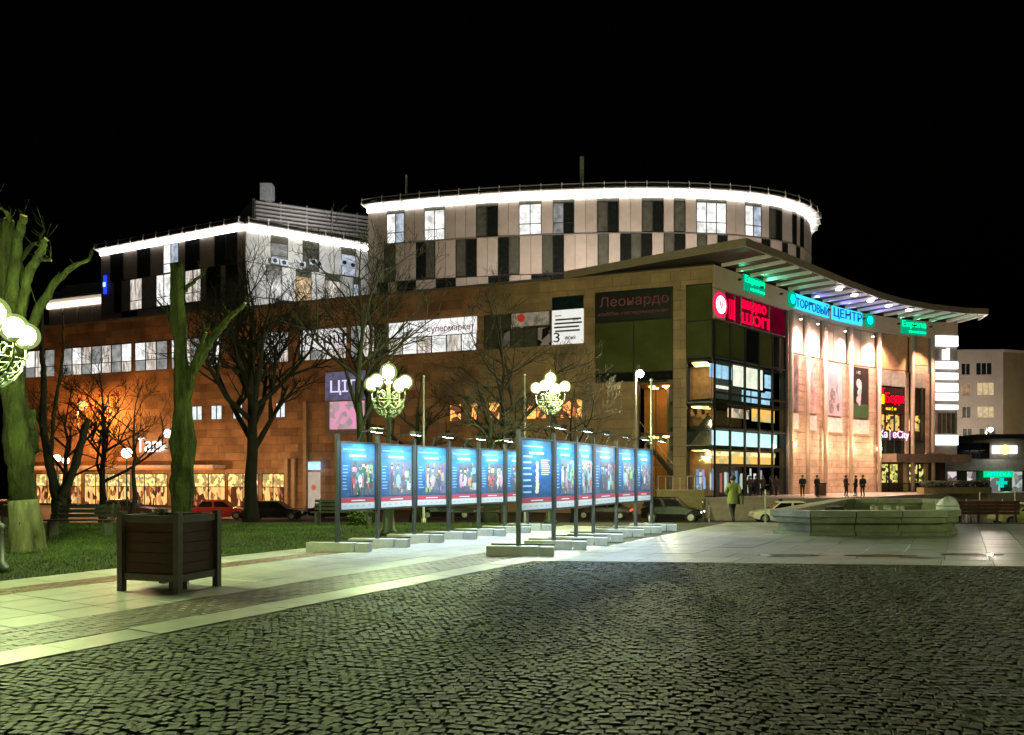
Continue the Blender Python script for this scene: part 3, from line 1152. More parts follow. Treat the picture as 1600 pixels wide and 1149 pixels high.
facade_row(DS, mall, 0.1, sE, 22.95, 27.0, mid, 1.17, clad)
facade_row(DS, mall, 0.1, DS.at(1120), 18.9, 22.9, low, 1.17, clad)
mb = MB(); DS.box(mb, 0, DS.len, 26.98, 27.07, -.1, .07, step=1.5); mb.build("string_course", steel, mall)


def lit_eave(surf, s0, s1, z, parent, over=.95, strip_h=.6, post=2.1, ledm=None):
    mb = MB(); surf.box(mb, s0, s1, z - strip_h, z - .08, -.05, .16, step=1.2); mb.build("led_strip", ledm or led, parent)
    mb = MB()
    surf.box(mb, s0, s1, z, z + .14, -1.6, over, step=1.2)
    e = mb.build("eave", M("eave_white", (.3, .28, .26), .6), parent)
    mb = MB(); surf.box(mb, s0, s1, z + .55, z + .63, over - .12, over - .04, step=1.2); mb.build("eave_rail", steel, e)
    mb = MB(); surf.box(mb, s0, s1, z + .14, z + .9, -1.5, -.4, step=1.2); mb.build("roof_upstand", roof_g, e)
    n = int((s1 - s0) / post)
    for i in range(n + 1):
        s = s0 + .1 + (s1 - s0 - .2) * i / n
        m = MB()
        m.span(surf.pos(s, z - .12, over - .6), surf.pos(s, z + .12, over + .18), .09, .22)
        m.span(surf.pos(s, z + .05, over + .1), surf.pos(s, z + .72, over + .02), .08, .08, up=Vector((1, 0, 0)))
        m.build("eave_bracket", M("bracket_white", (.75, .72, .68), .4), e)


lit_eave(DS, 0, DS.len - 4, 31.35, mall)
rp = [DS.pos(s, 0, -.5) for s in np.linspace(0, DS.len, 30)] + [Vector((-17, 104, 0))]
MB().prism([(p.x, p.y) for p in rp], 31.5, 31.75).build("roof", roof_g, mall)
c = at(909, 262, 84); MB().box((c.x, 84, 34.2), (.42, .42, 4.8)).build("vent_pipe", M("vent_white", (.6, .55, .5), .5), mall)
c = at(635, 285, 86); MB().lathe((c.x, 86, 31.7), [(0, .12), (3.7, .12)], 8).build("vent_pipe", M("vent_white", (.6, .55, .5), .5), mall)

# floodlights standing on the lower roof wash the curved wall
for px, e in ((640, 350), (720, 500), (790, 800), (850, 1100), (910, 1300), (970, 1300), (1030, 1200), (1090, 1200), (1150, 1000), (1210, 1000)):
    s = DS.at(px)
    MB().box(tuple(DS.pos(s, 19.6, 6)), (.5, .35, .4)).build("roof_floodlight", frame_d, mall)
    light('SPOT', "roof_beam", DS.pos(s, 19.9, 6), e * 1.45, (1, .86, .72), mall, DS.pos(s, 29.5, 0), 125, .15, .8)
for px in (1238, 1288, 1330, 1372):  # outer two are wall lamps; middle two are added to spread the golden wash
    s = RS.at(px)
    w_ = MB().box(tuple(RS.pos(s, 4.6, .15)), (.35, .3, .3)).build("wall_and_fill_lamp", E("wall_and_fill_lamp", (1, .8, .5), 12), mall)
    light('POINT', "wall_and_fill_light", RS.pos(s, 4.5, 1.8), 430, (1, .68, .4), mall, radius=.2)

# ---- left wing: dark face and light face meeting at a corner
WL = Surf([(-54.2, 101.2), (-31.4, 90.5)])
WR = Surf([(-31.4, 90.5), (-17.6, 99.4)])
mb = MB(); WL.box(mb, 0, WL.len, 18, 31.2, -.6, -.14); WR.box(mb, 0, WR.len, 18, 31.2, -.6, -.14); mb.build("wing_wall", core, mall)
facade_row(WL, mall, .05, WL.len, 27.05, 31.1, [(172, 193, 'd'), (214, 235, 'k'), (255, 279, 'L'), (289, 312, 'k'), (335, 371, 'k')], 1.75, clad_d, lintel=.4)
facade_row(WL, mall, .05, WL.len, 23.0, 27.0, [(178, 190, 'k'), (203, 222, 'c'), (244, 268, 'l'), (289, 314, 'c'), (322, 345, 'k'), (352, 372, 'd')], 1.75, clad_d)
facade_row(WL, mall, .05, WL.len, 19.0, 22.95, [(190, 214, 'k'), (262, 290, 'k')], 1.75, clad_d)
facade_row(WR, mall, .05, WR.len, 27.05, 31.1, [(423, 450, 'h'), (473, 499, 'r'), (533, 556, 'b')], 1.5, clad_w, lintel=1.3)
facade_row(WR, mall, .05, WR.len, 23.0, 27.0, [(416, 441, 'r'), (462, 487, 'w'), (508, 532, 'c'), (552, 564, 'b')], 1.5, clad_w, lintel=.8)
facade_row(WR, mall, .05, WR.len, 19.0, 22.95, [(430, 455, 'k')], 1.5, clad_w)
acm = M("air_unit_casing", (.6, .68, .8), .4)
for px, y in ((428, 409), (442, 412), (488, 411), (497, 414), (536, 412), (549, 416), (470, 415)):
    d = WR.xy(WR.at(px))[1]
    s = WR.at(px)
    m = MB(); z = EYE + (HOR - y) / F * d
    WR.box(m, s - .45, s + .45, z - .35, z + .35, .1, .5); u_ = m.build("air_conditioner", acm, mall)
    m = MB(); cc = WR.pos(s, z, .52); n_ = WR.nrm(s)
    m.tube([cc, cc + n_ * .03], .26, 12); m.build("fan_grille", frame_d, u_)
lit_eave(WL, 0, WL.len + 0, 31.35, mall)
lit_eave(WR, 0, WR.len, 31.35, mall)
MB().prism([(-54.2, 101.2), (-31.4, 90.5), (-17.6, 99.4), (-30, 120)], 31.5, 31.7).build("wing_roof", roof_g, mall)
light('POINT', "facade_floodlight", WR.pos(6, 26.5, 9), 3000, (1, .98, .95), mall, radius=.3)

# louvred plant screen on the wing
PS = Surf([(-33.6, 100), (-18.2, 107)])
louv = M("louvre_grey", (.42, .4, .39), .45, var=.12)
for k in range(11):
    m = MB(); z = 32.2 + k * .52
    zz0, zz1 = z, z
    a, b = PS.pos(0.2, z, .1), PS.pos(PS.len, z, .1)
    m.span(a, b, .3, .26)
    m.build("louvre", louv, mall)
mb = MB(); PS.box(mb, 0, PS.len, 31.6, 37.8, -.5, -.15); mb.build("plant_room_wall", core, mall)
mb = MB()
for i in range(6):
    s = PS.len * i / 5.0; PS.box(mb, max(0, s - .1), min(PS.len, s + .1), 31.6, 37.9, -.15, .02)
mb.build("louvre_post", steel, mall)
mb = MB(); PS.box(mb, -0.1 + .1, .55, 31.6, 35, .0, .5); mb.build("plant_room_corner", M("vent_white", (.6, .55, .5), .5), mall)
MB().add([(-33.8, 100, 31.7), (-41, 106, 31.7), (-41, 106, 34.0), (-33.8, 100, 37.8), (-33, 110, 31.7), (-40, 114, 31.7), (-40, 114, 34.0), (-33, 110, 37.8)], [(0, 3, 2, 1), (4, 5, 6, 7), (0, 1, 5, 4), (1, 2, 6, 5), (2, 3, 7, 6), (3, 0, 4, 7)]).build("plant_room_roof", roof_g, mall)
c = at(416, 286, 101); MB().box((c.x, 101.5, 38.9), (1.5, 1.5, 2.6)).build("chimney", M("chimney_grey", (.45, .46, .5), .5), mall)
light('POINT', "roof_light", (-26, 96.5, 34.0), 1500, (1, .97, .93), mall, radius=.2)  # bare fill light without a fitting, added to brighten the louvres

# ---- signs
def sign(name, label, surf, px0, px1, z0, z1, o, board, lines, thick=.14, group=None, cat="sign"):
    s0, s1 = surf.at(px0), surf.at(px1)
    t = thing(name, surf.pos((s0 + s1) / 2, z0, o), label, cat, group)
    n = surf.nrm((s0 + s1) / 2)
    if board:
        m = MB(); surf.box(m, s0, s1, z0, z1, o - thick, o); m.build("board", board, t)
    for (tx, a, b, y0, y1, mat) in lines:
        w, h = s1 - s0, z1 - z0
        text(tx, mat, "lettering", surf.pos(s0 + w * a, z0 + h * y0, o + .02), surf.pos(s0 + w * b, z0 + h * y0, o + .02), h * (y1 - y0), n, t, depth=.05)
    return t, s0, s1, n


green_l = E("green_letter", (0.0, 1.0, 0.3), 2.2)
cyan_l = E("cyan_letter", (0.0, 0.85, 0.8), 1.6)
blue_l = E("blue_letter", (0.0, 0.1, 0.6), 0.9)
ice = E("ice_board", (0.05, 0.72, 1.0), 1.25)
teal_b = E("teal_board", (0.0, 0.6, 0.3), 0.6)
red_l = E("red_letter", (1.0, 0.0, 0.04), 1.5)
white_l = E("white_letter", (1, .98, .95), 3.5)
dull_red = E("dull_red_letter", (.32, .1, .08), .24)
dark_red = E("dim_red_board", (.28, .0, .03), .45, lo=.5, scale=.5)
ink = M("black_print", (.02, .02, .02), .5)
red_p = M("red_print", (.4, .02, .03), .5)

sign("roof_sign", "green glowing two-line sign on the fascia above the red shop sign", RS, 1160, 1193, 17.45, 18.85, .12, teal_b, [("Европа", .05, .97, .42, .95, green_l), ("торговый центр", .3, .97, .08, .3, green_l)])
sign("roof_sign", "green glowing two-line sign at the right end of the fascia, near the white sign tower", RS, 1406, 1446, 17.15, 18.65, .12, teal_b, [("Европа", .05, .97, .42, .95, green_l), ("торговый центр", .3, .97, .08, .3, green_l)])
t, s0, s1, n = sign("entrance_sign", "long blue and cyan lit sign over the entrance between two green emblems", RS, 1231, 1363, 17.3, 18.75, .1, None, [])
sa, sb = RS.at(1239), RS.at(1293)
m = MB(); RS.box(m, sa, sb, 17.35, 18.72, .06, .18); m.build("board", ice, t)
text("ТОРГОВЫЙ", blue_l, "lettering", RS.pos(sa + .2, 17.5, .2), RS.pos(sb - .2, 17.5, .2), 1.05, RS.nrm((sa + sb) / 2), t, .05)
sa, sb = RS.at(1298), RS.at(1345)
m = MB(); RS.box(m, sa, sb, 17.35, 18.72, .06, .18); m.build("board", ice, t)
text("ЦЕНТР", blue_l, "lettering", RS.pos(sa + .2, 17.5, .2), RS.pos(sb - .2, 17.5, .2), 1.05, RS.nrm((sa + sb) / 2), t, .05)
for px in (1234.5, 1356):
    c = RS.pos(RS.at(px), 18.05, .2); nn = RS.nrm(RS.at(px))
    m = MB(); m.tube([c - nn * .1, c + nn * .06], .78, 20); e = m.build("emblem", teal_b, t)
    c2 = c + nn * .08
    m = MB(); m.tube([c2 - nn * .02, c2 + nn * .03], .45, 16); m.build("emblem_centre", cyan_l, e)

t, s0, s1, n = sign("shop_sign", "large red lit shop sign with a white and red round logo behind the corner glazing", RS, 1117, 1226, 14.45, 16.85, .04, None, [])
sa = RS.at(1134)
m = MB(); RS.box(m, sa, s1, 14.5, 16.85, -.1, 0); m.build("board", dark_red, t)
m = MB(); RS.box(m, s0, sa - .05, 14.5, 16.85, -.1, 0); m.build("logo_board", cream, t)
c = RS.pos(RS.at(1125), 15.65, .04); nn = RS.nrm(.5)
MB().tube([c - nn * .03, c + nn * .04], 1.05, 24).build("logo_disc", E("red_disc", (1, .02, .12), 1.1), t)
MB().tube([c + nn * .05, c + nn * .08], .72, 24).build("logo_centre", white_l, t)
e1, e2 = RS.pos(RS.at(1122.5), 15.2, .13), RS.pos(RS.at(1127.5), 15.2, .13)
text("М", red_l, "lettering", e1, e2, .85, nn, t, .03)
text("Ш", red_l, "lettering", RS.pos(RS.at(1138), 14.75, .05), RS.pos(RS.at(1146.5), 14.75, .05), 1.6, n, t, .05, bold=.02)
text("видео", red_l, "lettering", RS.pos(RS.at(1158), 15.72, .05), RS.pos(RS.at(1196), 15.72, .05), .95, n, t, .05, bold=.03)
text("ШОП", red_l, "lettering", RS.pos(RS.at(1158), 14.65, .05), RS.pos(RS.at(1200), 14.65, .05), .95, n, t, .05, bold=.03)
m = MB()
for px in (1147, 1157, 1175, 1201):
    s = RS.at(px); RS.box(m, s - .05, s + .05, 14.4, 16.9, -.05, .1, straight=True)
RS.box(m, s0, s1, 14.38, 14.46, -.05, .12)
m.build("sign_frame", M("sign_frame", (.25, .2, .18), .4), t)

sign("shop_sign", "dull red Леонардо sign on the dark glass of the left facade", LS, 931, 1049, 14.75, 17.15, .14, M("sign_black", (.012, .014, .012), .5), [("Леонардо", .06, .97, .42, .86, dull_red), ("хобби-гипермаркет", .03, .97, .16, .33, dull_red)])
sign("supermarket_sign", "long white lit sign with red супермаркет lettering across the strip windows", LS, 632, 745, 14.65, 16.1, .08, E("white_sign", (1, 1, .98), 1.05, lo=.88), [("супермаркет", .33, .97, .12, .5, E("red_on_white", (.25, .02, .06), .5))])
sign("shop_sign", "white lit sign with dark letters Перш above strip windows, behind the bare trees", LS, 469, 541, 14.05, 16.0, .08, E("white_sign_dim", (1, .95, .94), .95, lo=.75), [("Перш", .12, .96, .12, .8, E("wine_letter", (.1, .02, .04), .4))])
t, s0, s1, n = sign("poster", "square white lit poster with grey print, left of the Леонардо sign", LS, 863, 912, 13.1, 16.05, .08, E("white_poster", (1, 1, .93), .9, lo=.9), [("3", .06, .25, .06, .34, ink), ("июня", .42, .75, .12, .22, ink), ("Европа", .1, .3, .8, .86, red_p), ("сити", .66, .84, .66, .74, ink)])
for k in range(4):
    m = MB(); w = s1 - s0; LS.box(m, s0 + w * random.uniform(0, .2), s1 - w * random.uniform(0, .15), 14.15 + k * .33, 14.3 + k * .33, .09, .1); m.build("print_band", M("grey_print", (.12, .12, .11), .5), t)
t, s0, s1, n = sign("advert_banner", "dim advert banner with a red patch in the strip windows beside the white poster", LS, 800, 858, 14.9, 16.05, .09, E("cream_banner", (.9, .75, .5), .3, lo=.4, scale=2), [])
m = MB(); c = LS.pos(LS.at(815), 15.6, .1); m.tube([c, c + n * .03], .36, 14); m.build("red_patch", E("red_patch", (.75, .05, .03), .5), t)
t, s0, s1, n = sign("billboard", "pink lit billboard with pale violet letters on top, left of the lamp cluster", LS, 512, 574, 5.6, 11.8, .35, M("billboard_back", (.25, .22, .22), .5), [])
m = MB(); LS.box(m, s0, s1, 9.0, 11.7, .36, .42); m.build("header_board", E("violet_board", (.35, .3, .5), .42, lo=.5), t)
text("ЦІП", E("violet_letter", (.75, .7, 1), 1.1), "lettering", LS.pos(s0 + .6, 9.5, .43), LS.pos(s1 - .5, 9.5, .43), 1.4, n, t, .05)
m = MB(); LS.box(m, s0 + .5, s1 - .1, 6.2, 8.85, .36, .42); m.build("pink_poster", E("pink_poster", (1, .42, .62), .8, lo=.5, scale=1.8, kind='VORONOI', col2=(1, .72, .75)), t)
t, s0, s1, n = sign("cafe_sign", "white glowing cafe sign Таль on the orange wall beside the mossy trunk", LS, 216, 272, 4.0, 6.3, .25, None, [("Таль", .02, .82, .12, .78, white_l)])
m = MB(); c = LS.pos(LS.at(267), 6.2, .35); m.tube([c, c + n * .2], .45, 12); m.build("emblem", white_l, t)
t, s0, s1, n = sign("blade_sign", "small blue lit blade sign on the left end of the upper storeys", WL, 163.5, 167.5, 25.6, 28.0, .2, E("blue_blade", (.02, .06, 1), 1.2), [])
m = MB(); WL.box(m, s0, s1, 26.5, 27.1, .22, .26); m.build("white_patch", scr_b, t)
sign("neon_sign", "red neon sign with a yellow square above the golden bulbs", RS, 1373, 1413, 8.5, 11.2, -.02, M("neon_black", (.03, .008, .008), .5), [("Бади", .28, .97, .32, .8, E("red_neon", (1, .0, .02), 2.4)), ("кафе", .3, .7, .08, .24, E("yellow_neon", (1, .8, .0), 1.6)), ("Т", .06, .26, .74, .98, E("red_neon", (1, .0, .02), 2.4)), ("■", .0, .22, .34, .72, E("yellow_neon", (1, .8, .0), 1.6))])
sign("neon_sign", "pink neon lettering below the golden bulbs", RS, 1372, 1420, 5.45, 6.7, .05, None, [("КафеCity", .02, .98, .1, .95, E("pink_neon", (1, .5, .85), 2.6))])
tw, s0, s1, n = sign("tower_sign", "stack of white lit sign bars on the grey tower at the right end", RS, 1460, 1496, 5.1, 17.3, .1, None, [])
bar = E("white_bar", (1, 1, 1), 2.2)
for z0, z1 in ((16.1, 17.25), (13.6, 14.4), (12.4, 13.15), (11.1, 12.0), (10.1, 10.9), (9.1, 9.6), (5.15, 6.25)):
    m = MB(); RS.box(m, s0, s1, z0, z1, 0, .14); m.build("light_bar", bar, tw)
m = MB(); RS.box(m, (s0 + s1) / 2 - .45, (s0 + s1) / 2 - .1, 14.6, 15.7, .0, .14); RS.box(m, (s0 + s1) / 2 + .1, (s0 + s1) / 2 + .35, 14.6, 15.9, .0, .14); m.build("emblem", bar, tw)

# tall posters on the entrance wall
pp = [((1234, 1246), M("poster_mauve", (.2, .15, .15), .4, var=.7, scale=1.4), "mauve tall poster, leftmost on the entrance wall"),
      ((1261, 1274), M("poster_rose", (.55, .34, .3), .4, var=.6, scale=1.4), "rose tall poster, second from the left on the entrance wall"),
      ((1286, 1314), M("poster_pink", (.62, .42, .46), .4, var=.25, scale=.7), "pink tall poster with a figure in grey on the entrance wall"),
      ((1329, 1356), M("poster_black", (.03, .025, .02), .4, var=.4), "black and green tall poster with a pale figure on the entrance wall")]
for k, ((a, b), m_, lab) in enumerate(pp):
    t, s0, s1, n = sign("wall_poster", lab, RS, a, b, 7.75, 13.0, .1, m_, [], thick=.06, cat="poster", group="tall posters on the entrance wall")
    w = s1 - s0
    if k == 2:
        m = MB()
        for q in range(14):
            c = RS.pos(s0 + w * random.uniform(.35, .85), random.uniform(7.9, 10.6), .105 + q * .002); m.tube([c, c + n * .004], random.uniform(.2, .55), 9)
        m.build("figure_print", M("figure_grey", (.22, .2, .2), .5, var=.8, scale=2.5), t)
    if k == 3:
        m = MB(); RS.box(m, s0, s1, 7.8, 9.2, .1, .104); m.build("green_print", M("poster_green", (.06, .12, .05), .4), t)
        m = MB()
        for q in range(9):
            c = RS.pos(s0 + w * random.uniform(.4, .6), 9.4 + q * .24, .106 + q * .002); m.tube([c, c + n * .004], random.uniform(.35, .5), 9)
        m.build("figure_print", M("figure_pale", (.6, .48, .5), .5, var=.4, scale=2), t)
        text("НОВ", M("white_print", (.8, .8, .8), .5), "lettering", RS.pos(s0 + w * .3, 12.3, .1), RS.pos(s0 + w * .7, 12.3, .1), .3, n, t, .01)
    m = MB(); RS.box(m, s0 - .05, s1 + .1, 6.1, 7.55, .04, .1); m.build("white_caption_board", M("caption_board", (.72, .6, .56), .5), t)

t, s0, s1, n = sign("poster_stand", "tall pale poster stand with an orange figure under a small blue lit sign", LS, 487, 505, -1.4, 2.1, .6, E("stand_paper", (1, .78, .62), .55, lo=.8), [], cat="poster stand")
m = MB(); c = LS.pos((s0 + s1) / 2, .6, .61); m.tube([c, c + n * .02], .28, 9); m.build("figure_print", E("stand_orange", (1, .3, .1), .5), t)
m = MB(); LS.box(m, s0, s1, 2.3, 3.1, .45, .6); m.build("blue_header", scr_b, t)
for px in (447, 458, 476):
    m = MB(); LS.box(m, LS.at(px), LS.at(px + 5), -1.5, 3.4 if px < 470 else 9, .02, .3); m.build("pilaster", M("pale_pilaster", (.5, .36, .25), .6, var=.2), mall)

# cafe awning and its string of bulbs
aw = thing("awning", LS.pos(LS.at(250), 1.9, .4), "long pale pink cafe awning with a string of warm bulbs, behind the trees at left", "awning")
m = MB(); LS.box(m, LS.at(56), LS.at(352), 2.55, 2.85, 0, 1.8); m.build("valance", M("awning_pink", (.62, .5, .52), .6), aw)
m = MB(); LS.box(m, LS.at(56), LS.at(352), 2.35, 2.55, .1, 1.75); m.build("underside", M("awning_orange", (.6, .28, .12), .6), aw)
bulb = E("warm_bulb", (1, .72, .32), 14)
for i, s in enumerate(np.arange(LS.at(56), LS.at(450), .62)):
    if i == 0:
        b0 = MB().sphere((0, 0, 0), .13, 8, 5).build("bulb", bulb, aw)
        me0 = b0.data
    else:
        b0 = bpy.data.objects.new("bulb", me0); COL.objects.link(b0); b0.parent = aw
    b0.location = LS.pos(s, 2.0 + .08 * math.sin(s * 2.3), 1.9 if s < LS.at(352) else .4) - org(aw)
for px in (90, 170, 245, 330, 420):  # bare lights added out in front of the awning to wash the wall
    light('POINT', "cafe_wall_fill", LS.pos(LS.at(px), 2.0, 5.0), 560, (1, .55, .22), aw, radius=.2)

# terrace, steps and low wall before the entrance
tp = [(11.8, 58.5), (22.5, 58.5), (30, 63), (38, 71.5), (46, 77.5), (60, 79), (60, 86.5), (49, 86.5), (41, 84), (36, 81.2), (27, 73), (16.3, 62.4), (11.5, 64.2)]
terr = MB().prism(tp, -1.7, 0.0).build("terrace", M("terrace_paving", (.33, .29, .23), .4, var=.2, bump=.1), kind="structure")
for k in range(6):
    m = MB(); m.box((18.4, 58.3 - .34 * k - .0, -0.25 * (k + .5) - .75), (7.0, .36, 1.5 - .25 * k * 0 - .0)); m.build("step", M("step_stone", (.36, .32, .26), .5), terr)
lw = thing("low_wall", (12.9, 58.3, -1.5), "low olive stone wall with a steel railing at the corner of the shopping centre", "wall")
MB().box((12.75, 58.28, -.55), (3.6, .35, 2.3)).build("wall", M("ochre_wall", (.28, .23, .11), .6), lw)
MB().box((12.75, 58.28, .63), (3.7, .45, .08)).build("coping", tan, lw)
for i in range(7):
    MB().lathe((11.1 + i * .55, 58.28, .67), [(0, .035), (1.0, .035)], 8).build("rail_post", steel, lw)
MB().tube([(11.05, 58.28, 1.68), (14.45, 58.28, 1.68)], .04, 8).build("rail", steel, lw)
# ------------------------------------------------------------------ buildings at the right edge
apb = M("apartment_render", (0.36, 0.3, 0.25), 0.8, var=0.12, scale=.5, bump=.1)
aps = M("apartment_side", (0.2, 0.155, 0.075), 0.8, var=0.15, scale=.6, bump=.1)
AF = Surf([(63.5, 116), (73.8, 115.4)])
AS = Surf([(73.8, 115.4), (92, 121)])
ap = thing("apartment_block", (70, 116, -1.5), "pale apartment block with a blank ochre side wall beyond the sign tower", "building")
m = MB(); AF.box(m, 0, AF.len, -1.5, 20.6, -12, -.2); m.build("wall", core, ap)
hol = []
aw_ = [((1502, 1516), 17.0, 18.7, pane_dark, 2), ((1525, 1550), 17.0, 18.8, pane_dark, 3),
       ((1502, 1517), 13.9, 15.7, E("flat_dim", (1, .62, .35), .45, lo=.4), 2), ((1527, 1553), 13.9, 15.8, E("flat_lit", (1, .75, .42), .8, lo=.6), 3),
       ((1503, 1517), 10.5, 12.2, pane_cur, 2), ((1527, 1553), 10.5, 12.2, E("flat_lit", (1, .75, .42), .8, lo=.6), 3),
       ((1504, 1519), 7.2, 8.9, pane_cur, 2), ((1530, 1556), 7.2, 8.9, pane_cur, 3)]
for (a, b), z0, z1, mt, nv in aw_: hol.append((AF.at(a), AF.at(b), z0, z1))
m = MB()
for r in rects_minus((0, AF.len, -1.5, 20.4), hol): AF.box(m, r[0], r[1], r[2], r[3], -.2, 0)
m.build("render_coat", apb, ap)
m = MB(); AS.box(m, .01, AS.len, -1.5, 20.4, -.25, 0); m.build("side_wall", aps, ap)
m = MB(); AF.box(m, 0, AF.len, 20.4, 20.75, -12, .25); AS.box(m, .0, AS.len, 20.4, 20.75, -8, .25); m.build("roof", apb, ap)
for z in (9.6, 13.0, 16.3):
    m = MB(); AF.box(m, 0, AF.len, z, z + .14, .0, .06); m.build("string_course", apb, ap)
for (a, b), z0, z1, mt, nv in aw_:
    w_ = window(AF, ap, AF.at(a), AF.at(b), z0, z1, mt, M("white_frame", (.45, .42, .38), .5), nv=nv, o=-.05)
    m = MB(); AF.box(m, AF.at(a) - .1, AF.at(b) + .1, z0 - .12, z0 - .02, -.05, .15); m.build("sill", apb, w_)

KF = Surf([(54, 95.5), (78, 94)])
kd = lambda y: EYE + (HOR - y) / F * 95
ks = thing("low_shop_building", (62, 95, -1.5), "low flat-roofed shop with a dark fascia and lit sign at the right edge", "building")
m = MB(); KF.box(m, 0, KF.len, -1.5, 6.2, -9, -.6); m.build("wall", M("shop_render", (.36, .33, .3), .7), ks)
m = MB(); KF.box(m, 3.2, KF.len, 6.25, 6.85, -9, 1.2); m.build("roof", M("roof_black", (.03, .028, .026), .5), ks)
m = MB(); KF.box(m, -.2, 3.1, 5.9, 6.2, -9, .3); m.build("low_roof", M("roof_black", (.03, .028, .026), .5), ks)
window(KF, ks, .6, 5.4, 3.9, 5.85, [pane_dark, pane_teal, pane_teal, pane_dark], frame_d, nv=4, o=-.4)
m = MB(); KF.box(m, -.2, KF.len, 2.4, 3.75, -.5, 1.6); m.build("awning_band", M("awning_grey", (.42, .44, .4), .6), ks)
window(KF, ks, .3, 5.0, -.7, 2.3, [E("salon_lit", (1, .85, .82), .75, lo=.2, scale=1.5, kind='VORONOI', col2=(.7, .55, .6)), pane_cur], frame_d, nv=4, o=-.4)
window(KF, ks, 5.4, 12, -.7, 2.3, [E("pharmacy_lit", (.85, .95, .85), .5, lo=.3, scale=1.3, kind='VORONOI'), pane_cur], frame_d, nv=5, o=-.4)
t, s0, s1, n = sign("shop_sign", "white lit sign under the black flat roof at the right edge", KF, 1553, 1592, 4.5, 5.5, -.3, E("white_bar2", (1, .97, .9), 1.8), [])
m = MB(); c = KF.pos((s0 + s1) / 2, 5.0, -.28); m.tube([c, c + n * .06], .62, 16); m.build("emblem", E("yellow_emblem", (1, .9, .3), 1.8), t)
t, s0, s1, n = sign("pharmacy_sign", "green lit pharmacy sign with a cross under the grey awning", KF, 1536, 1582, 1.55, 2.35, .2, E("pharmacy_green", (0, .9, .3), 1.0, lo=.7), [("АПТЕКА", .1, .9, .2, .8, cyan_l)])
m = MB(); sx = KF.at(1563)
KF.box(m, sx - .62, sx + .62, .7, 1.1, .2, .4); KF.box(m, sx - .2, sx + .2, 0.3, 1.5, .22, .42); m.build("cross", E("pharmacy_cyan", (0, .8, .6), .9), t)
light('POINT', "pharmacy_glow", KF.pos(sx, 1.6, 1.3), 60, (.2, 1, .55), t, radius=.3)
light('AREA', "shop_sign_glow", KF.pos(5, 5, 2.4), 60, (1, .9, .8), ks).data.size = 2

# darker annexe with a lit eave at the far left
NX = Surf([(-66.5, 110), (-55, 105.5)])
nx = thing("annexe_building", (-60, 108, -1.5), "dim annexe with a louvred roof over a warm lit eave, at far left", "building")
m = MB(); NX.box(m, 0, NX.len, -1.5, 26, -8, -.2); m.build("wall", clad_d, nx)
m = MB(); NX.box(m, 0, NX.len, 25.6, 26.4, -.1, .2); m.build("led_strip", E("warm_led", (1, .85, .66), 2.2), nx)
m = MB(); NX.box(m, 0, NX.len, 26.5, 26.7, -8, 1.3); m.build("eave", clad, nx)
for k in range(5):
    m = MB(); m.span(NX.pos(.3 + k * .4, 27 + k * .5, .6 - k * .5), NX.pos(NX.len - k * .3, 27 + k * .5, .6 - k * .5), .3, .2); m.build("louvre", louv, nx)
for k in range(4):
    m = MB(); w = NX.len / 5
    NX.box(m, .3 + k * w * 1.2, .3 + k * w * 1.2 + w, 22.6, 25.4, -.15, .02, straight=True); m.build("cladding_panel", clad, nx)

# ------------------------------------------------------------------ street lamps
iron = M("lamp_iron", (0.055, 0.065, 0.05), 0.45, metal=.3, var=.2)
globe_m = E("lamp_bulb", (0.76, 1.0, 0.38), 560)
globe_m0 = E("lamp_bulb_near", (0.78, 1.0, 0.4), 760)
globe_m2 = E("lamp_bulb_far", (0.85, 1.0, 0.45), 1100)


def frosted(name, col, s, clear):
    """a frosted globe shell: its glow imitates the halo round the bulb inside"""
    m = bpy.data.materials.new(name)
    m.use_nodes = True
    nt = m.node_tree
    nt.nodes.remove(nt.nodes["Principled BSDF"])
    e = nt.nodes.new("ShaderNodeEmission")
    e.inputs[0].default_value = (*col, 1)
    e.inputs[1].default_value = s
    tr = nt.nodes.new("ShaderNodeBsdfTransparent")
    mx = nt.nodes.new("ShaderNodeMixShader")
    mx.inputs[0].default_value = clear
    nt.links.new(e.outputs[0], mx.inputs[1])
    nt.links.new(tr.outputs[0], mx.inputs[2])
    nt.links.new(mx.outputs[0], nt.nodes["Material Output"].inputs[0])
    return m


frost = frosted("frosted_halo_globe", (0.8, 1.0, 0.3), 0.85, .72)  # shell emission stands in for the yellow-green halo round each bulb


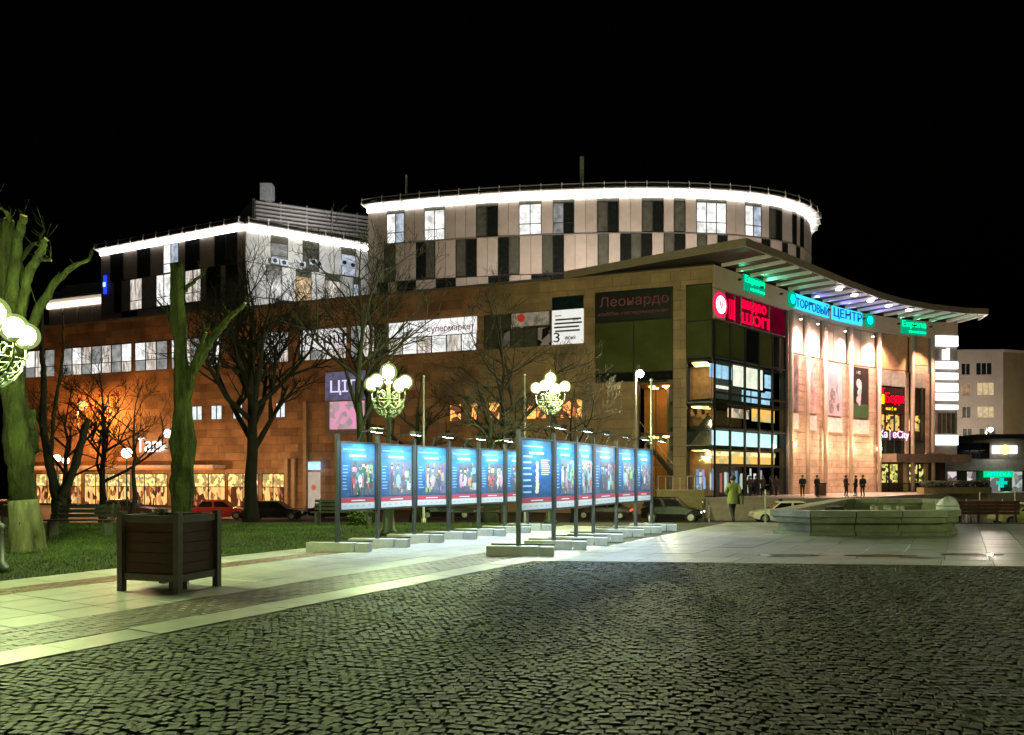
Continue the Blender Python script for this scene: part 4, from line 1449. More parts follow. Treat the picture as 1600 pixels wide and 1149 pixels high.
def globe_lamp(name, x, y, z0, H, label, gm, gr=.17):
    t = thing(name, (x, y, z0), label, "street lamp", "ornate five-globe street lamps", local=True)
    MB().lathe((0, 0, 0), [(0, .24), (.12, .24), (.2, .17), (.75, .15), (.82, .18), (.9, .1), (1.1, .085), (H - 1.25, .055), (H - 1.2, .09), (H - 1.12, .06), (H - .55, .045), (H - .5, .11), (H - .46, .05)], 14).build("pole", iron, t, smooth=True)
    for k in range(4):
        a = math.pi / 4 + k * math.pi / 2 + .35
        d = Vector((math.cos(a), math.sin(a), 0))
        pth = [Vector((0, 0, H - 1.15)) + d * r + Vector((0, 0, zz)) for r, zz in ((.04, 0), (.2, -.1), (.4, -.06), (.54, .1), (.56, .3), (.56, .42))]
        arm = MB().tube(pth, [.03, .028, .025, .022, .02, .02], 8)
        c = d * .26 + Vector((0, 0, H - .86))
        arm.tube([c + (d * math.cos(u) + Vector((0, 0, math.sin(u)))) * (.13 - .012 * u) for u in np.linspace(0, 6.8, 14)], .014, 6)
        arm.lathe(tuple(d * .56 + Vector((0, 0, H - .76))), [(0, .03), (.05, .09), (.09, .1)], 10)
        ao = arm.build("arm", iron, t, smooth=True)
        MB().sphere(tuple(d * .56 + Vector((0, 0, H - .52))), gr * .68, 14, 9, sz=1.1).build("bulb", gm, ao, smooth=True)
        MB().sphere(tuple(d * .56 + Vector((0, 0, H - .52))), gr, 20, 12).build("globe", frost, ao, smooth=True)
    MB().sphere((0, 0, H - .22), gr * .75, 14, 9, sz=1.15).build("bulb", gm, t, smooth=True)
    MB().sphere((0, 0, H - .22), gr * 1.12, 20, 12, sz=1.1).build("globe", frost, t, smooth=True)
    MB().lathe((0, 0, H - .03), [(0, .06), (.06, .03), (.16, .006)], 8).build("finial", iron, t)
    # openwork bowl under the globes
    m = MB()
    for k in range(16):
        a = k * math.pi / 8
        m.tube([Vector((math.cos(a + q * .45) * r, math.sin(a + q * .45) * r, H - zz)) for q, (r, zz) in enumerate(((.12, 1.5), (.3, 1.38), (.42, 1.2), (.46, 1.0)))], .013, 5)
    for r, zz in ((.3, 1.38), (.46, 1.0)):
        m.tube([(r * math.cos(a), r * math.sin(a), H - zz) for a in np.linspace(0, 6.2832, 25)], .014, 5)
    m.build("scroll_bowl", M("bowl_iron", (.07, .09, .06), .5), t)
    return t


globe_lamp("street_lamp", -10.4 * 13.2 / 12.0 * 0.785 + .0, 13.3, -.02, 4.72, "ornate lamp with white globes in front of the thick mossy tree at the left edge", globe_m0, .24)
globe_lamp("street_lamp", 19.5, 13.5, -.03, 4.7, "ornate five-globe lamp at the right of the square, beyond the edge of the photo", E("lamp_bulb_side", (0.8, 1.0, 0.42), 480), .22)
globe_lamp("street_lamp", (607 - 800) / F * 21.6, 21.6, 0, 4.8, "ornate five-globe lamp behind the left row of display panels", globe_m, .22)
globe_lamp("street_lamp", (860 - 800) / F * 27.5, 27.5, -.05, 5.42, "ornate five-globe lamp above the right row of display panels, at the middle of the photo", globe_m2, .22)


def mast_lamp(px, y_head, d, label, gm, kind, arm=0.0, r=.2, z0=-1.5, energy=0, col=(1, 1, 1), name="street_lamp"):
    p = at(px, y_head, d)
    t = thing(name, (p.x - arm, d, z0), label, "street lamp", local=True)
    h = p.z - z0
    if kind == 'globe':
        MB().lathe((0, 0, 0), [(0, .12), (.6, .1), (.65, .06), (h - r, .045)], 10).build("pole", iron, t)
        MB().sphere((0, 0, h), r, 14, 9).build("globe", gm, t, smooth=True)
        if energy:
            light('POINT', "lamp_light", (0, 0, h + r + .12), energy, col, t, radius=.1)
    else:
        MB().lathe((0, 0, 0), [(0, .1), (.9, .09), (1, .06), (h + .1, .05)], 10).build("pole", M("mast_grey", (.4, .4, .36), .5, metal=.3), t)
        a = MB().tube([(0, 0, h + .05), (arm * .35, 0, h + .5), (arm * .75, 0, h + .45), (arm, 0, h + .12)], .035, 8).build("arm", iron, t)
        hd = MB().lathe((arm, 0, h), [(-.02, .2), (.06, .2), (.16, .08), (.2, .03)], 12).build("lamp_shade", iron, t)
        MB().sphere((arm, 0, h - .05), r, 12, 8).build("lens", gm, hd, smooth=True)
        if energy:
            light('POINT', "lamp_light", (arm, 0, h - .05 - r - .1), energy, col, t, radius=.15)
    return t


mast_lamp(1000, 583, 44, "tall single lamp with a hooked arm above the right end of the panels", E("hook_lamp", (.95, 1, .7), 60), 'arm', arm=.25, r=.22, z0=-1.5, energy=4200, col=(1, .95, .5))
mast_lamp(129, 633, 82.5, "orange glowing street lamp on a slim mast at left", E("sodium_lamp", (1, .45, .12), 3.2), 'arm', arm=.5, r=.5, energy=3600, col=(1, .34, .06))
mast_lamp(198, 708, 52, "white globe lamp on a thin pole before the cafe", E("white_globe", (1, .95, .85), 14), 'globe', r=.33, energy=1500, col=(1, .6, .3))
mast_lamp(89, 716, 54, "left of two small warm globe lamps behind the forked tree", E("warm_globe", (1, .85, .55), 12), 'globe', r=.24, energy=600, col=(1, .5, .2))
mast_lamp(103, 720, 56, "right of two small warm globe lamps behind the forked tree", E("warm_globe", (1, .85, .55), 12), 'globe', r=.24, energy=600, col=(1, .5, .2))
mast_lamp(1548, 671, 100, "small white street lamp before the pale apartment block", E("white_globe", (1, .95, .85), 14), 'arm', arm=.6, r=.3, energy=14000, col=(1, .86, .7))
mast_lamp(1745, 560, 50, "street lamp on a grey mast beyond the right edge of the photo", E("hook_lamp", (.95, 1, .7), 60), 'arm', arm=.3, r=.22, energy=2600, col=(1, .95, .6))

flagm = M("flagpole_grey", (.5, .5, .47), .4, metal=.3)
for px, ytop, d, lab in ((662, 590, 33, "pale slim flagpole just right of the left five-globe lamp"), (820, 588, 36, "grey slim flagpole left of the middle five-globe lamp"), (1018, 596, 27, "pale flagpole at the right end of the panel rows")):
    p = at(px, ytop, d); z0 = float(terrain(p.x, d)) - .05
    t = thing("flagpole", (p.x, d, z0), lab, "flagpole", local=True)
    MB().lathe((0, 0, 0), [(0, .11), (.3, .1), (.32, .055), (p.z - z0, .035)], 10).build("pole", flagm, t, smooth=True)
    MB().sphere((0, 0, p.z - z0 + .05), .06, 10, 6).build("finial", flagm, t)

# ------------------------------------------------------------------ display panels
posts1 = [(527, 862), (590, 855), (647, 847.5), (701, 842.5), (748, 837.5), (789, 833), (824, 829)]
posts2 = [(810, 868), (865, 858.5), (900, 852), (927, 846), (963, 838), (993, 833), (1018, 829)]
post_m = M("panel_steel", (.055, .06, .06), .4, metal=.3, var=.15)
conc = M("ballast_concrete", (.4, .41, .38), .7, var=.2, scale=4, bump=.2, bscale=50)
blue_p = COLATTR("poster_print", .35)
lamp_lens = E("panel_lamp_lens", (.85, .95, 1.0), 40)


def poster_cells(mb, Q, W, z0, z1, seed, kind):
    r = random.Random(seed)
    H = z1 - z0
    n = 18
    for j in range(n):            # printed blue ground, growing paler towards its top
        a, b = j / n, (j + 1) / n
        k = .5 + .5 * math.sin(j * .7 + seed)
        colr = (.03 + .045 * k * a * a, .09 + .13 * a * a, .19 + .18 * a)
        for i in range(6):
            g = r.uniform(.8, 1.2)
            mb.quad(Q(W * i / 6, z0 + H * a), Q(W * (i + 1) / 6, z0 + H * a), Q(W * (i + 1) / 6, z0 + H * b), Q(W * i / 6, z0 + H * b), tuple(c * g for c in colr))


def display_panel(pa, pb, zb, zt, ptop, seed, label, last, group):
    pa, pb = Vector(pa), Vector(pb)
    t = thing("display_panel", pa, label, "display panel", group)
    e = (pb - pa); W = e.length; e = e.normalized()
    n = Vector((e.y, -e.x, 0))

    def Q(a, z, o=0.0):
        return pa + e * a + n * o + Vector((0, 0, z))
    posts = [0.0] + ([W] if last else [])
    for a in posts:
        MB().span(Q(a, 0.1, 0), Q(a, ptop, 0), .075, .075, up=n).build("post", post_m, t)
        ax = Vector((.99, -.12, 0)); c = Q(a, 0)
        b = MB()
        ry = math.atan2(ax.y, ax.x)
        L = 1.42
        cc = c - ax * .12
        b.box((cc.x, cc.y, .1), (L * .76, .3, .2), ry)
        b.build("ballast_block", conc, t)
        c2 = c + ax * (L * .76 / 2 - .12 + .18)
        MB().box((c2.x, c2.y, .095), (.3, .3, .19), ry).build("ballast_block", conc, t)
        c3 = c - Vector((ax.y, -ax.x, 0)) * -.18
        MB().box((c.x + ax.x * .1, c.y + .17, .215), (L * .95, .04, .03), ry).build("foot_bar", post_m, t)
    x0, x1 = .06, W - .06
    f = MB()
    for a, b_ in ((x0, x0 + .035), (x1 - .035, x1)):
        f.hexa([Q(a, zb, -.03), Q(b_, zb, -.03), Q(b_, zb, .03), Q(a, zb, .03), Q(a, zt, -.03), Q(b_, zt, -.03), Q(b_, zt, .03), Q(a, zt, .03)])
    for a, b_ in ((zb, zb + .035), (zt - .035, zt)):
        f.hexa([Q(x0 + .036, a, -.029), Q(x1 - .036, a, -.029), Q(x1 - .036, a, .029), Q(x0 + .036, a, .029), Q(x0 + .036, b_, -.029), Q(x1 - .036, b_, -.029), Q(x1 - .036, b_, .029), Q(x0 + .036, b_, .029)])
    f.build("frame", post_m, t)
    m = MB(); m.hexa([Q(x0 + .03, zb + .03, -.02), Q(x1 - .03, zb + .03, -.02), Q(x1 - .03, zb + .03, .0), Q(x0 + .03, zb + .03, .0), Q(x0 + .03, zt - .03, -.02), Q(x1 - .03, zt - .03, -.02), Q(x1 - .03, zt - .03, .0), Q(x0 + .03, zt - .03, .0)])
    m.build("backing_board", M("board_back", (.3, .32, .33), .5), t)
    # the printed sheet
    p0, w, z0, z1 = x0 + .04, x1 - x0 - .08, zb + .04, zt - .04
    H = z1 - z0
    q = lambda o: (lambda a, z: Q(p0 + a, z, o))
    m = MB(); poster_cells(m, q(.004), w, z0 + H * .16, z1, seed, 0)
    r = random.Random(seed)
    m.quad(*[q(.005)(a, z) for a, z in ((0, z0), (w, z0), (w, z0 + H * .095), (0, z0 + H * .095))], (.6, .62, .63))
    m.quad(*[q(.005)(a, z) for a, z in ((0, z0 + H * .096), (w, z0 + H * .096), (w, z0 + H * .17), (0, z0 + H * .17))], (.42, .06, .09))
    for k in range(5):
        a = w * (.08 + .18 * k)
        m.quad(*[q(.007)(aa, z) for aa, z in ((a, z0 + H * .04), (a + w * .08, z0 + H * .04), (a + w * .08, z0 + H * .055), (a, z0 + H * .055))], (.35, .4, .45))
    m.build("poster", blue_p, t)
    m = MB()
    qq = q(.008)

    def rect(a0, a1, b0, b1, c, o=.008):
        g = q(o)
        m.quad(g(w * a0, z0 + H * b0), g(w * a1, z0 + H * b0), g(w * a1, z0 + H * b1), g(w * a0, z0 + H * b1), c)

    def blob(ca, cb, ra, rb, c, o):
        g = q(o)
        k = 12
        m.add([g(w * (ca + ra * math.cos(6.283 * i / k)), z0 + H * (cb + rb * math.sin(6.283 * i / k))) for i in range(k)], [tuple(range(k))], c)
    if seed % 20 == 7:         # the text panel with a gilded figure
        for k in range(7):
            for (a0, a1) in ((.06, .34),):
                rect(a0, a1 - r.uniform(0, .06), .24 + k * .085, .265 + k * .085, (.35, .55, .72))
        for k in range(8):
            rect(.64, .94 - r.uniform(0, .1), .5 + k * .03, .512 + k * .03, (.6, .72, .82))
        for k in range(9):
            blob(.5 + r.uniform(-.012, .012), .26 + k * .05, .065 - .003 * k, .035, (.66, .6, .42), .009 + k * .0006)
    else:
        base = r.choice([(.12, .14, .18), (.3, .3, .34), (.08, .1, .13)])
        rect(.27, .97, .2, .74, base)
        for k in range(22):
            a, b_ = r.uniform(.27, .85), r.uniform(.22, .6)
            rect(a, min(.97, a + r.uniform(.03, .16)), b_, min(.74, b_ + r.uniform(.03, .16)), tuple(min(.85, c * r.uniform(.4, 1.5)) for c in r.choice([base, (.3, .09, .08), (.38, .25, .15), (.12, .18, .3), (.4, .42, .45)])), .0085 + k * .0002)
        for k in range(r.choice([2, 3, 3, 4])):
            a = .36 + .18 * k + r.uniform(-.03, .03)
            cl = r.choice([(.75, .76, .78), (.5, .12, .12), (.1, .12, .16), (.3, .5, .6), (.6, .35, .4), (.08, .1, .1), (.62, .55, .45)])
            top = r.uniform(.56, .66)
            o = .0135 + k * .0012
            rect(a - .03, a + .03, .21, .36, (.1, .1, .14), o)
            blob(a, .42, .06 + r.uniform(-.012, .014), .13 + r.uniform(-.03, .02), tuple(c * .75 for c in cl), o + .0003)
            blob(a, top + .01, .036, .034, (.55, .38, .28), o + .0006)
            blob(a, top + .035, .036, .018, (.08, .05, .04), o + .0009)
        for k in range(26):
            a, b_ = r.uniform(.28, .93), r.uniform(.21, .7)
            rect(a, a + r.uniform(.015, .05), b_, min(.74, b_ + r.uniform(.015, .07)), tuple(min(.8, c * r.uniform(.3, 1.3)) for c in r.choice([base, (.3, .2, .15), (.5, .4, .32), (.08, .1, .16), (.5, .5, .52)])), .02 + k * .0002)
        for k in range(8):
            rect(.05, .22 - r.uniform(0, .08), .3 + k * .05, .312 + k * .05, (.3, .48, .66), .009)
    rect(.25, .72, .8, .825, (.72, .85, .92), .009)
    rect(.06, .7, .9, .915, (.3, .55, .75), .009)
    rect(.3, .7, .12, .135, (.8, .75, .75), .009)
    m.build("print", blue_p, t)
    # lamp on its bracket above the board
    lo = W * .5
    br = MB().tube([Q(lo, zt, -.0), Q(lo, zt + .22, .12), Q(lo, zt + .26, .55)], .018, 6).build("lamp_arm", post_m, t)
    h = MB().hexa([Q(lo - .14, zt + .22, .48), Q(lo + .14, zt + .22, .48), Q(lo + .14, zt + .19, .66), Q(lo - .14, zt + .19, .66), Q(lo - .14, zt + .30, .5), Q(lo + .14, zt + .30, .5), Q(lo + .14, zt + .28, .68), Q(lo - .14, zt + .28, .68)]).build("lamp_head", post_m, br)
    MB().quad(Q(lo - .12, zt + .213, .49), Q(lo - .12, zt + .185, .65), Q(lo + .12, zt + .185, .65), Q(lo + .12, zt + .213, .49)).build("lamp_lens", lamp_lens, br)
    light('SPOT', "lamp_beam", Q(lo, zt + .17, .57), 245, (.7, .9, 1.0), t, Q(lo, 0, .5), 168, .06, .9)


ord1 = ["first", "second", "third", "fourth", "fifth", "last"]
for row, posts, hb, ht in ((0, posts1, .88, 2.44), (1, posts2, .9, 2.48)):
    G_ = [ground(*p) for p in posts]
    for i in range(6):
        side = "left row beside the lawn" if row == 0 else "right row beside the setts"
        extra = "blue text panel with a gilded figure" if (row == 1 and i == 0) else "blue picture panel on concrete blocks, %s" % ord1[i]
        display_panel(G_[i], G_[i + 1], hb, ht, ht + .16, 7 if (row == 1 and i == 0) else 20 * row + i + 30 + (1 if (20 * row + i + 30) % 20 == 7 else 0), ("%s, nearest in the %s" if row == 1 and i == 0 else "%s in the %s") % (extra, side), i == 5, "illuminated display panels in two rows")

# ------------------------------------------------------------------ wooden planter
wd = M("planter_wood", (.055, .018, .01), .6, var=.45, scale=5, bump=.4, bscale=35, stretch=(1, 1, 7))
wd_post = M("planter_post_paint", (.075, .068, .062), .45, var=.25, scale=6, bump=.2)
pc = Vector((-4.67, 10.76, 0))
lx_, ly_ = Vector((-.954, .30, 0)), Vector((.30, .954, 0))
LW, RW, HH = 1.08, .9, 1.15
pl = thing("wooden_planter", pc + (lx_ * LW + ly_ * RW) / 2, "large empty dark wooden box planter standing on the pale path", "planter")
cor = [pc, pc + lx_ * LW, pc + lx_ * LW + ly_ * RW, pc + ly_ * RW]
for c in cor:
    i_ = (cor[0] + cor[2]) / 2 - c
    p = c + Vector((i_.x, i_.y, 0)).normalized() * .06
    m = MB(); m.span(p + Vector((0, 0, .0)), p + Vector((0, 0, HH)), .09, .09, up=ly_); m.build("corner_post", wd_post, pl)
for k in range(4):
    a, b = cor[k], cor[(k + 1) % 4]
    t_ = (b - a).normalized(); ln = (b - a).length
    inn = Vector((-t_.y, t_.x, 0))
    if inn.dot((cor[0] + cor[2]) / 2 - a) < 0: inn = -inn
    for z0, z1 in ((.16, .26), (1.0, 1.1)):
        m = MB(); m.span(a + t_ * .1 + inn * .05 + Vector((0, 0, (z0 + z1) / 2)), b - t_ * .1 + inn * .05 + Vector((0, 0, (z0 + z1) / 2)), .05, z1 - z0); m.build("rail", wd_post, pl)
    for j in range(5):
        z = .27 + j * .146
        m = MB(); m.span(a + t_ * .1 + inn * (.068 + random.uniform(-.004, .004)) + Vector((0, 0, z + .072)), b - t_ * .1 + inn * .068 + Vector((0, 0, z + .072)), .028, .138); m.build("plank", wd, pl)
ctr = (cor[0] + cor[2]) / 2
MB().box((ctr.x, ctr.y, .2), (LW * .8, RW * .8, .06), math.atan2(-lx_.y, -lx_.x)).build("bottom_board", wd, pl)
MB().box((ctr.x, ctr.y, .9), (LW * .78, RW * .78, .05), math.atan2(-lx_.y, -lx_.x)).build("soil", soil, pl)
MB().box((ctr.x + .15, ctr.y - .05, .09), (.25, .25, .16), .3).build("support_block", post_m, pl)

# ------------------------------------------------------------------ fountain basin
fst = M("fountain_stone", (.26, .27, .17), .5, var=.35, scale=1.6, bump=.3, bscale=25)
fp = [(7.7, 22.2), (8.35, 21.45), (12.0, 21.45), (12.75, 22.2), (18.3, 32.4), (17.7, 33.2), (14.5, 33.2), (13.7, 32.4)]
fc = Vector((12.6, 27.3, 0))
fo = thing("fountain", fc, "long low stone fountain basin with a moulded rim on the square at right", "fountain")


def grow(poly, d):
    out = []
    n = len(poly)
    for i in range(n):
        p, a, b = Vector((*poly[i], 0)), Vector((*poly[i - 1], 0)), Vector((*poly[(i + 1) % n], 0))
        t1, t2 = (p - a).normalized(), (b - p).normalized()
        n1, n2 = Vector((t1.y, -t1.x, 0)), Vector((t2.y, -t2.x, 0))
        m_ = (n1 + n2).normalized()
        q = p + m_ * (d / max(.5, m_.dot(n1)))
        out.append((q.x, q.y))
    return out


def wall_ring(name, outer_, inner_, z0, z1, mat, parent, gap=.012):
    """a ring laid from separate stones"""
    n = len(outer_)
    for i in range(n):
        a, b = Vector((*outer_[i], 0)), Vector((*outer_[(i + 1) % n], 0))
        c, d = Vector((*inner_[i], 0)), Vector((*inner_[(i + 1) % n], 0))
        k = max(1, int(round((b - a).length / 1.3)))
        for j in range(k):
            e = gap / max(.3, (b - a).length)
            s0, s1 = j / k + e, (j + 1) / k - e
            pts4 = [a.lerp(b, s0), a.lerp(b, s1), c.lerp(d, s1), c.lerp(d, s0)]
            m = MB(); m.hexa([p + Vector((0, 0, z0)) for p in pts4] + [p + Vector((0, 0, z1 + random.uniform(-.004, .004))) for p in pts4])
            m.build(name, mat, parent)


wall_ring("plinth_stone", grow(fp, .12), grow(fp, -.35), -1.3, .1, fst, fo)
wall_ring("wall_stone", fp, grow(fp, -.35), .105, .36, fst, fo)
wall_ring("moulded_stone", grow(fp, .14), grow(fp, -.32), .365, .52, fst, fo)
wall_ring("coping_stone", grow(fp, .2), grow(fp, -.4), .525, .7, M("fountain_coping", (.34, .33, .26), .45, var=.25, scale=2, bump=.2), fo)
ip = grow(fp, -.34)
MB().prism(ip, -1.2, .12).build("basin_floor", fst, fo)
m = MB(); m.add([(x, y, .2) for x, y in grow(fp, -.36)], [tuple(range(8))]); m.build("water", M("fountain_water", (.02, .03, .015), .05), fo)
for k in range(3):
    c = Vector((11.6 + k * .42, 24.6, .1))
    MB().lathe(tuple(c), [(0, .09), (.42, .09), (.44, .12), (.6, .12), (.64, .04)], 10).build("nozzle", steel, fo)
bx = at(1304, 789, 24.6); MB().box((bx.x, bx.y, .42), (.42, .5, .55)).build("pump_box", frame_d, fo)

wr = thing("wrapped_bundle", (12.55, 22.1, .7), "pale lavender wrapped bundle lying on the right end of the fountain rim", "bundle", local=True)
m = MB(); m.sphere((0, 0, 0), .3, 18, 10)
for i, v in enumerate(m.v):
    v = Vector(v); a = math.atan2(v.y, v.x)
    g = 1 + .09 * math.sin(5 * a + v.z * 9) + .06 * math.sin(11 * a - v.z * 14)
    m.v[i] = (v.x * g * 1.05, v.y * g * .8, max(0, (v.z + .02) * 1.12 * g))
m.build("cloth", M("bundle_cloth", (.74, .72, .8), .7, var=.1, bump=.3), wr, smooth=True)
MB().tube([(.31 * math.cos(a), .24 * math.sin(a), .11) for a in np.linspace(0, 6.2832, 20)], .012, 5).build("cord", M("bundle_cord", (.2, .2, .22), .8), wr)

# ------------------------------------------------------------------ benches, barrier, bollards, bins
slat_m = M("bench_wood", (.02, .015, .01), .6, var=.3, scale=4, bump=.2)


def bench(x, y, rz, L, label, z0=-.02):
    t = thing("park_bench", (x, y, z0), label, "bench", local=True, rz=rz)
    for k in range(4):
        MB().box((0, -.18 + k * .12, .45), (L, .095, .035)).build("seat_slat", slat_m, t)
    for k in range(3):
        MB().box((0, .29 + k * .03, .56 + k * .13), (L, .03, .1)).build("back_slat", slat_m, t)
    for sx in (-L / 2 + .2, L / 2 - .2):
        m = MB(); m.box((sx, .02, .215), (.06, .5, .43)); m.span((sx, .27, .4), (sx, .37, .9), .05, .05, up=Vector((1, 0, 0))); m.build("leg", iron, t)
    return t


bench(-12.15, 21.6, .05, 1.9, "dark park bench on the lawn behind the thick mossy trunk")
bench(-5.8, 26.4, -.06, 2.2, "dark park bench at the far edge of the lawn, left of the panels")
bench(-17.0, 24.5, .1, 2.0, "dark park bench on the lawn at the left edge")
bench(-1.2, 27.2, .15, 2.2, "dark park bench seen under the left row of display panels", -.06)

br_ = thing("wooden_barrier", (18.2, 30.2, -.2), "low dark red barrier of boards on posts at the right, behind the square", "barrier")
for k in range(4):
    MB().box((18.4, 30.2, .22 + k * .135), (3.1, .05, .125)).build("board", M("barrier_red", (.09, .018, .016), .5, var=.3), br_)
for k in range(5):
    MB().box((16.95 + k * .72, 30.26, .2), (.07, .07, 1.0)).build("post", M("barrier_post", (.1, .04, .035), .5), br_)
bol = None
for i, (px, d) in enumerate(((1510, 40), (1531, 36), (1566, 40), (1586, 34), (1372, 55), (1098, 30.5), (1108, 52), (1196, 30))):
    x = (px - 800) / F * d
    z = float(terrain(x, d)) - .07
    lab = ["left of the four pale posts behind the dark red barrier", "second of the four pale posts behind the dark red barrier", "third of the four pale posts behind the dark red barrier", "rightmost of the four pale posts, over the yellow car", "pale post by the entrance terrace behind the fountain", "dark thin post right of the dark off-road car", "pale post before the steps of the shopping centre", "thin post before the white taxi"][i]
    h = 1.75 if i < 4 else (.95 if i == 5 else 1.3)
    t = thing("bollard", (x, d, z), lab, "post", "slim street posts", local=True)
    MB().lathe((0, 0, 0), [(0, .06), (.05, .06), (.06, .032), (h, .032), (h + .03, .01)], 8).build("pole", iron if i == 5 else flagm, t)
    MB().lathe((0, 0, h - .12), [(0, .036), (.06, .036)], 8).build("band", M("band_white", (.7, .7, .66), .5), t)

bn = thing("litter_bin", (25.9, 64.5, 0), "brown litter bin beside two standing people before the lit entrance wall", "bin")
MB().box((25.9, 64.5, .55), (.75, .6, 1.0)).build("body", M("bin_brown", (.16, .06, .03), .6), bn)
MB().box((25.9, 64.5, 1.09), (.85, .7, .08)).build("lid", frame_d, bn)
th = thing("terrace_hedge", (43, 75.6, 0), "dark clipped hedge in a long stone trough before the right shop windows", "hedge")
MB().box((43.4, 75.3, .3), (8.6, .9, .6), .32).build("trough", M("ochre_wall", (.28, .23, .11), .6), th)
m = MB()
for k in range(2200):
    c = Vector((random.uniform(-4.2, 4.2), random.uniform(-.4, .4), random.uniform(.55, 1.25)))
    d = Vector((random.gauss(0, 1), random.gauss(0, 1), random.gauss(0, 1))).normalized() * .13
    e = d.orthogonal().normalized() * .07
    ca, sa = math.cos(.32), math.sin(.32)
    b = lambda v: (43.4 + v.x * ca - v.y * sa, 75.3 + v.x * sa + v.y * ca, v.z)
    m.add([b(c - d), b(c + e), b(c + d), b(c - e)], [(0, 1, 2, 3)])
m.build("foliage", M("hedge_leaf", (.03, .045, .02), .7, var=.4), th)
for bx_, by_, r_, lab in ((-5.25, 26.4, .42, "round clipped green bush seen under the first display panel"), (27.5, 46, .8, "dark bush behind the dark red barrier at right"),):
    t = thing("bush", (bx_, by_, float(terrain(bx_, by_)) - .05), lab, "bush", local=True)
    m = MB()
    for k in range(1500):
        d = Vector((random.gauss(0, 1), random.gauss(0, 1), random.gauss(0, 1))).normalized()
        c = d * r_ * random.uniform(.75, 1.05) + Vector((0, 0, r_ * .95))
        a = Vector((random.gauss(0, 1), random.gauss(0, 1), random.gauss(0, 1))).normalized() * .05
        e = a.orthogonal().normalized() * .03
        m.add([c - a, c + e, c + a, c - e], [(0, 1, 2, 3)])
    m.build("foliage", M("bush_leaf", (.075, .1, .03), .6, var=.4), t)
    MB().lathe((0, 0, 0), [(0, .05), (r_, .04)], 6).build("stem", slat_m, t)
# ------------------------------------------------------------------ trees
bark = M("dark_bark", (.024, .019, .014), .9, var=.4, scale=6, bump=.6, bscale=30, stretch=(1, 1, .3))
moss = M("mossy_bark", (.012, .012, .006), .9, var=.6, scale=5, bump=1.0, bscale=22, stretch=(1, 1, .3), col2=(.036, .045, .011), spec=.12, bdist=.07)
moss_d = M("mossy_bark_dim", (.02, .026, .008), .9, var=.4, scale=4, bump=.6, bscale=26, stretch=(1, 1, .35))
lime = M("limewash", (.06, .065, .03), .9, var=.5, scale=6, bump=1.0, bscale=18, stretch=(1, 1, .16), col2=(.16, .16, .085), spec=.12, bdist=.06)
cutw = M("cut_wood", (.4, .24, .13), .8, var=.2)


def branchy(mb, p, d, L, r, lev, rnd, up=.12, fork=(3, 5), tw=None):
    """one limb and all that grows from it"""
    n = 5 if lev < 2 else 3
    pts, rad = [p.copy()], [r]
    q, dd = p.copy(), d.copy()
    for i in range(n):
        dd = (dd + Vector((rnd.gauss(0, .14), rnd.gauss(0, .14), rnd.gauss(0, .1) + up * .5))).normalized()
        q = q + dd * (L / n)
        pts.append(q.copy())
        rad.append(max(.009, r * (1 - .6 * (i + 1) / n)))
    mb.tube(pts, rad, 7 if r > .06 else (5 if r > .02 else 3), cap=False)
    if lev <= 0:
        return
    k = rnd.randint(*fork)
    for j in range(k):
        f = rnd.uniform(.3, .97)
        i = min(n - 1, int(f * n))
        o = pts[i].lerp(pts[i + 1], f * n - i)
        t = (pts[i + 1] - pts[i]).normalized()
        side = Vector((rnd.gauss(0, 1), rnd.gauss(0, 1), rnd.gauss(0, .5)))
        side = (side - t * side.dot(t)).normalized()
        nd = (t * rnd.uniform(.55, .9) + side * rnd.uniform(.5, .95)).normalized()
        branchy(mb, o, nd, L * rnd.uniform(.5, .75) * (1 - f * .25), rad[i] * rnd.uniform(.52, .74), lev - 1, rnd, up, fork)


def bare_tree(x, y, H, r, seed, label, mat, clear=.3, limbs=9, lev=3, lean=(0, 0), base_mat=None, spread=.7, fork=(3, 5), up=.16):
    rnd = random.Random(seed)
    z0 = float(terrain(x, y)) - .08
    t = thing("bare_tree", (x, y, z0), label, "tree", local=True)
    m = MB()
    pts, rad = [], []
    for i in range(9):
        f = i / 8
        pts.append(Vector((lean[0] * f * H + rnd.gauss(0, .05) * (i > 0), lean[1] * f * H + rnd.gauss(0, .05) * (i > 0), f * H * .8)))
        rad.append(r * (1.35 if i == 0 else 1 - .8 * f))
    m.tube(pts, rad, 10)
    m.build("trunk", mat, t, smooth=True)
    c = MB()
    for j in range(limbs):
        f = clear + (1 - clear) * (j + rnd.random() * .7) / limbs
        f = min(f, .985)
        i = min(7, int(f * 8))
        o = pts[i].lerp(pts[i + 1], f * 8 - i)
        a = j * 2.4 + rnd.random()
        d = Vector((math.cos(a) * spread, math.sin(a) * spread, rnd.uniform(.35, .9))).normalized()
        branchy(c, o, d, H * rnd.uniform(.26, .42) * (1.15 - .55 * (f - clear) / (1 - clear)), rad[i] * .62, lev, rnd, up, fork=fork)
    branchy(c, pts[-1], Vector((0, 0, 1)), H * .25, rad[-1], lev, rnd, fork=fork)
    c.build("crown", bark, t, smooth=True)
    if base_mat:
        b = MB(); b.tube([Vector((0, 0, .0)), Vector((0, 0, .25)), pts[1] * (1.3 / max(.1, pts[1].z))], [r * 1.37, r * 1.15, r * 1.03], 10, cap=False); b.build("painted_base", base_mat, t, smooth=True)
    return t


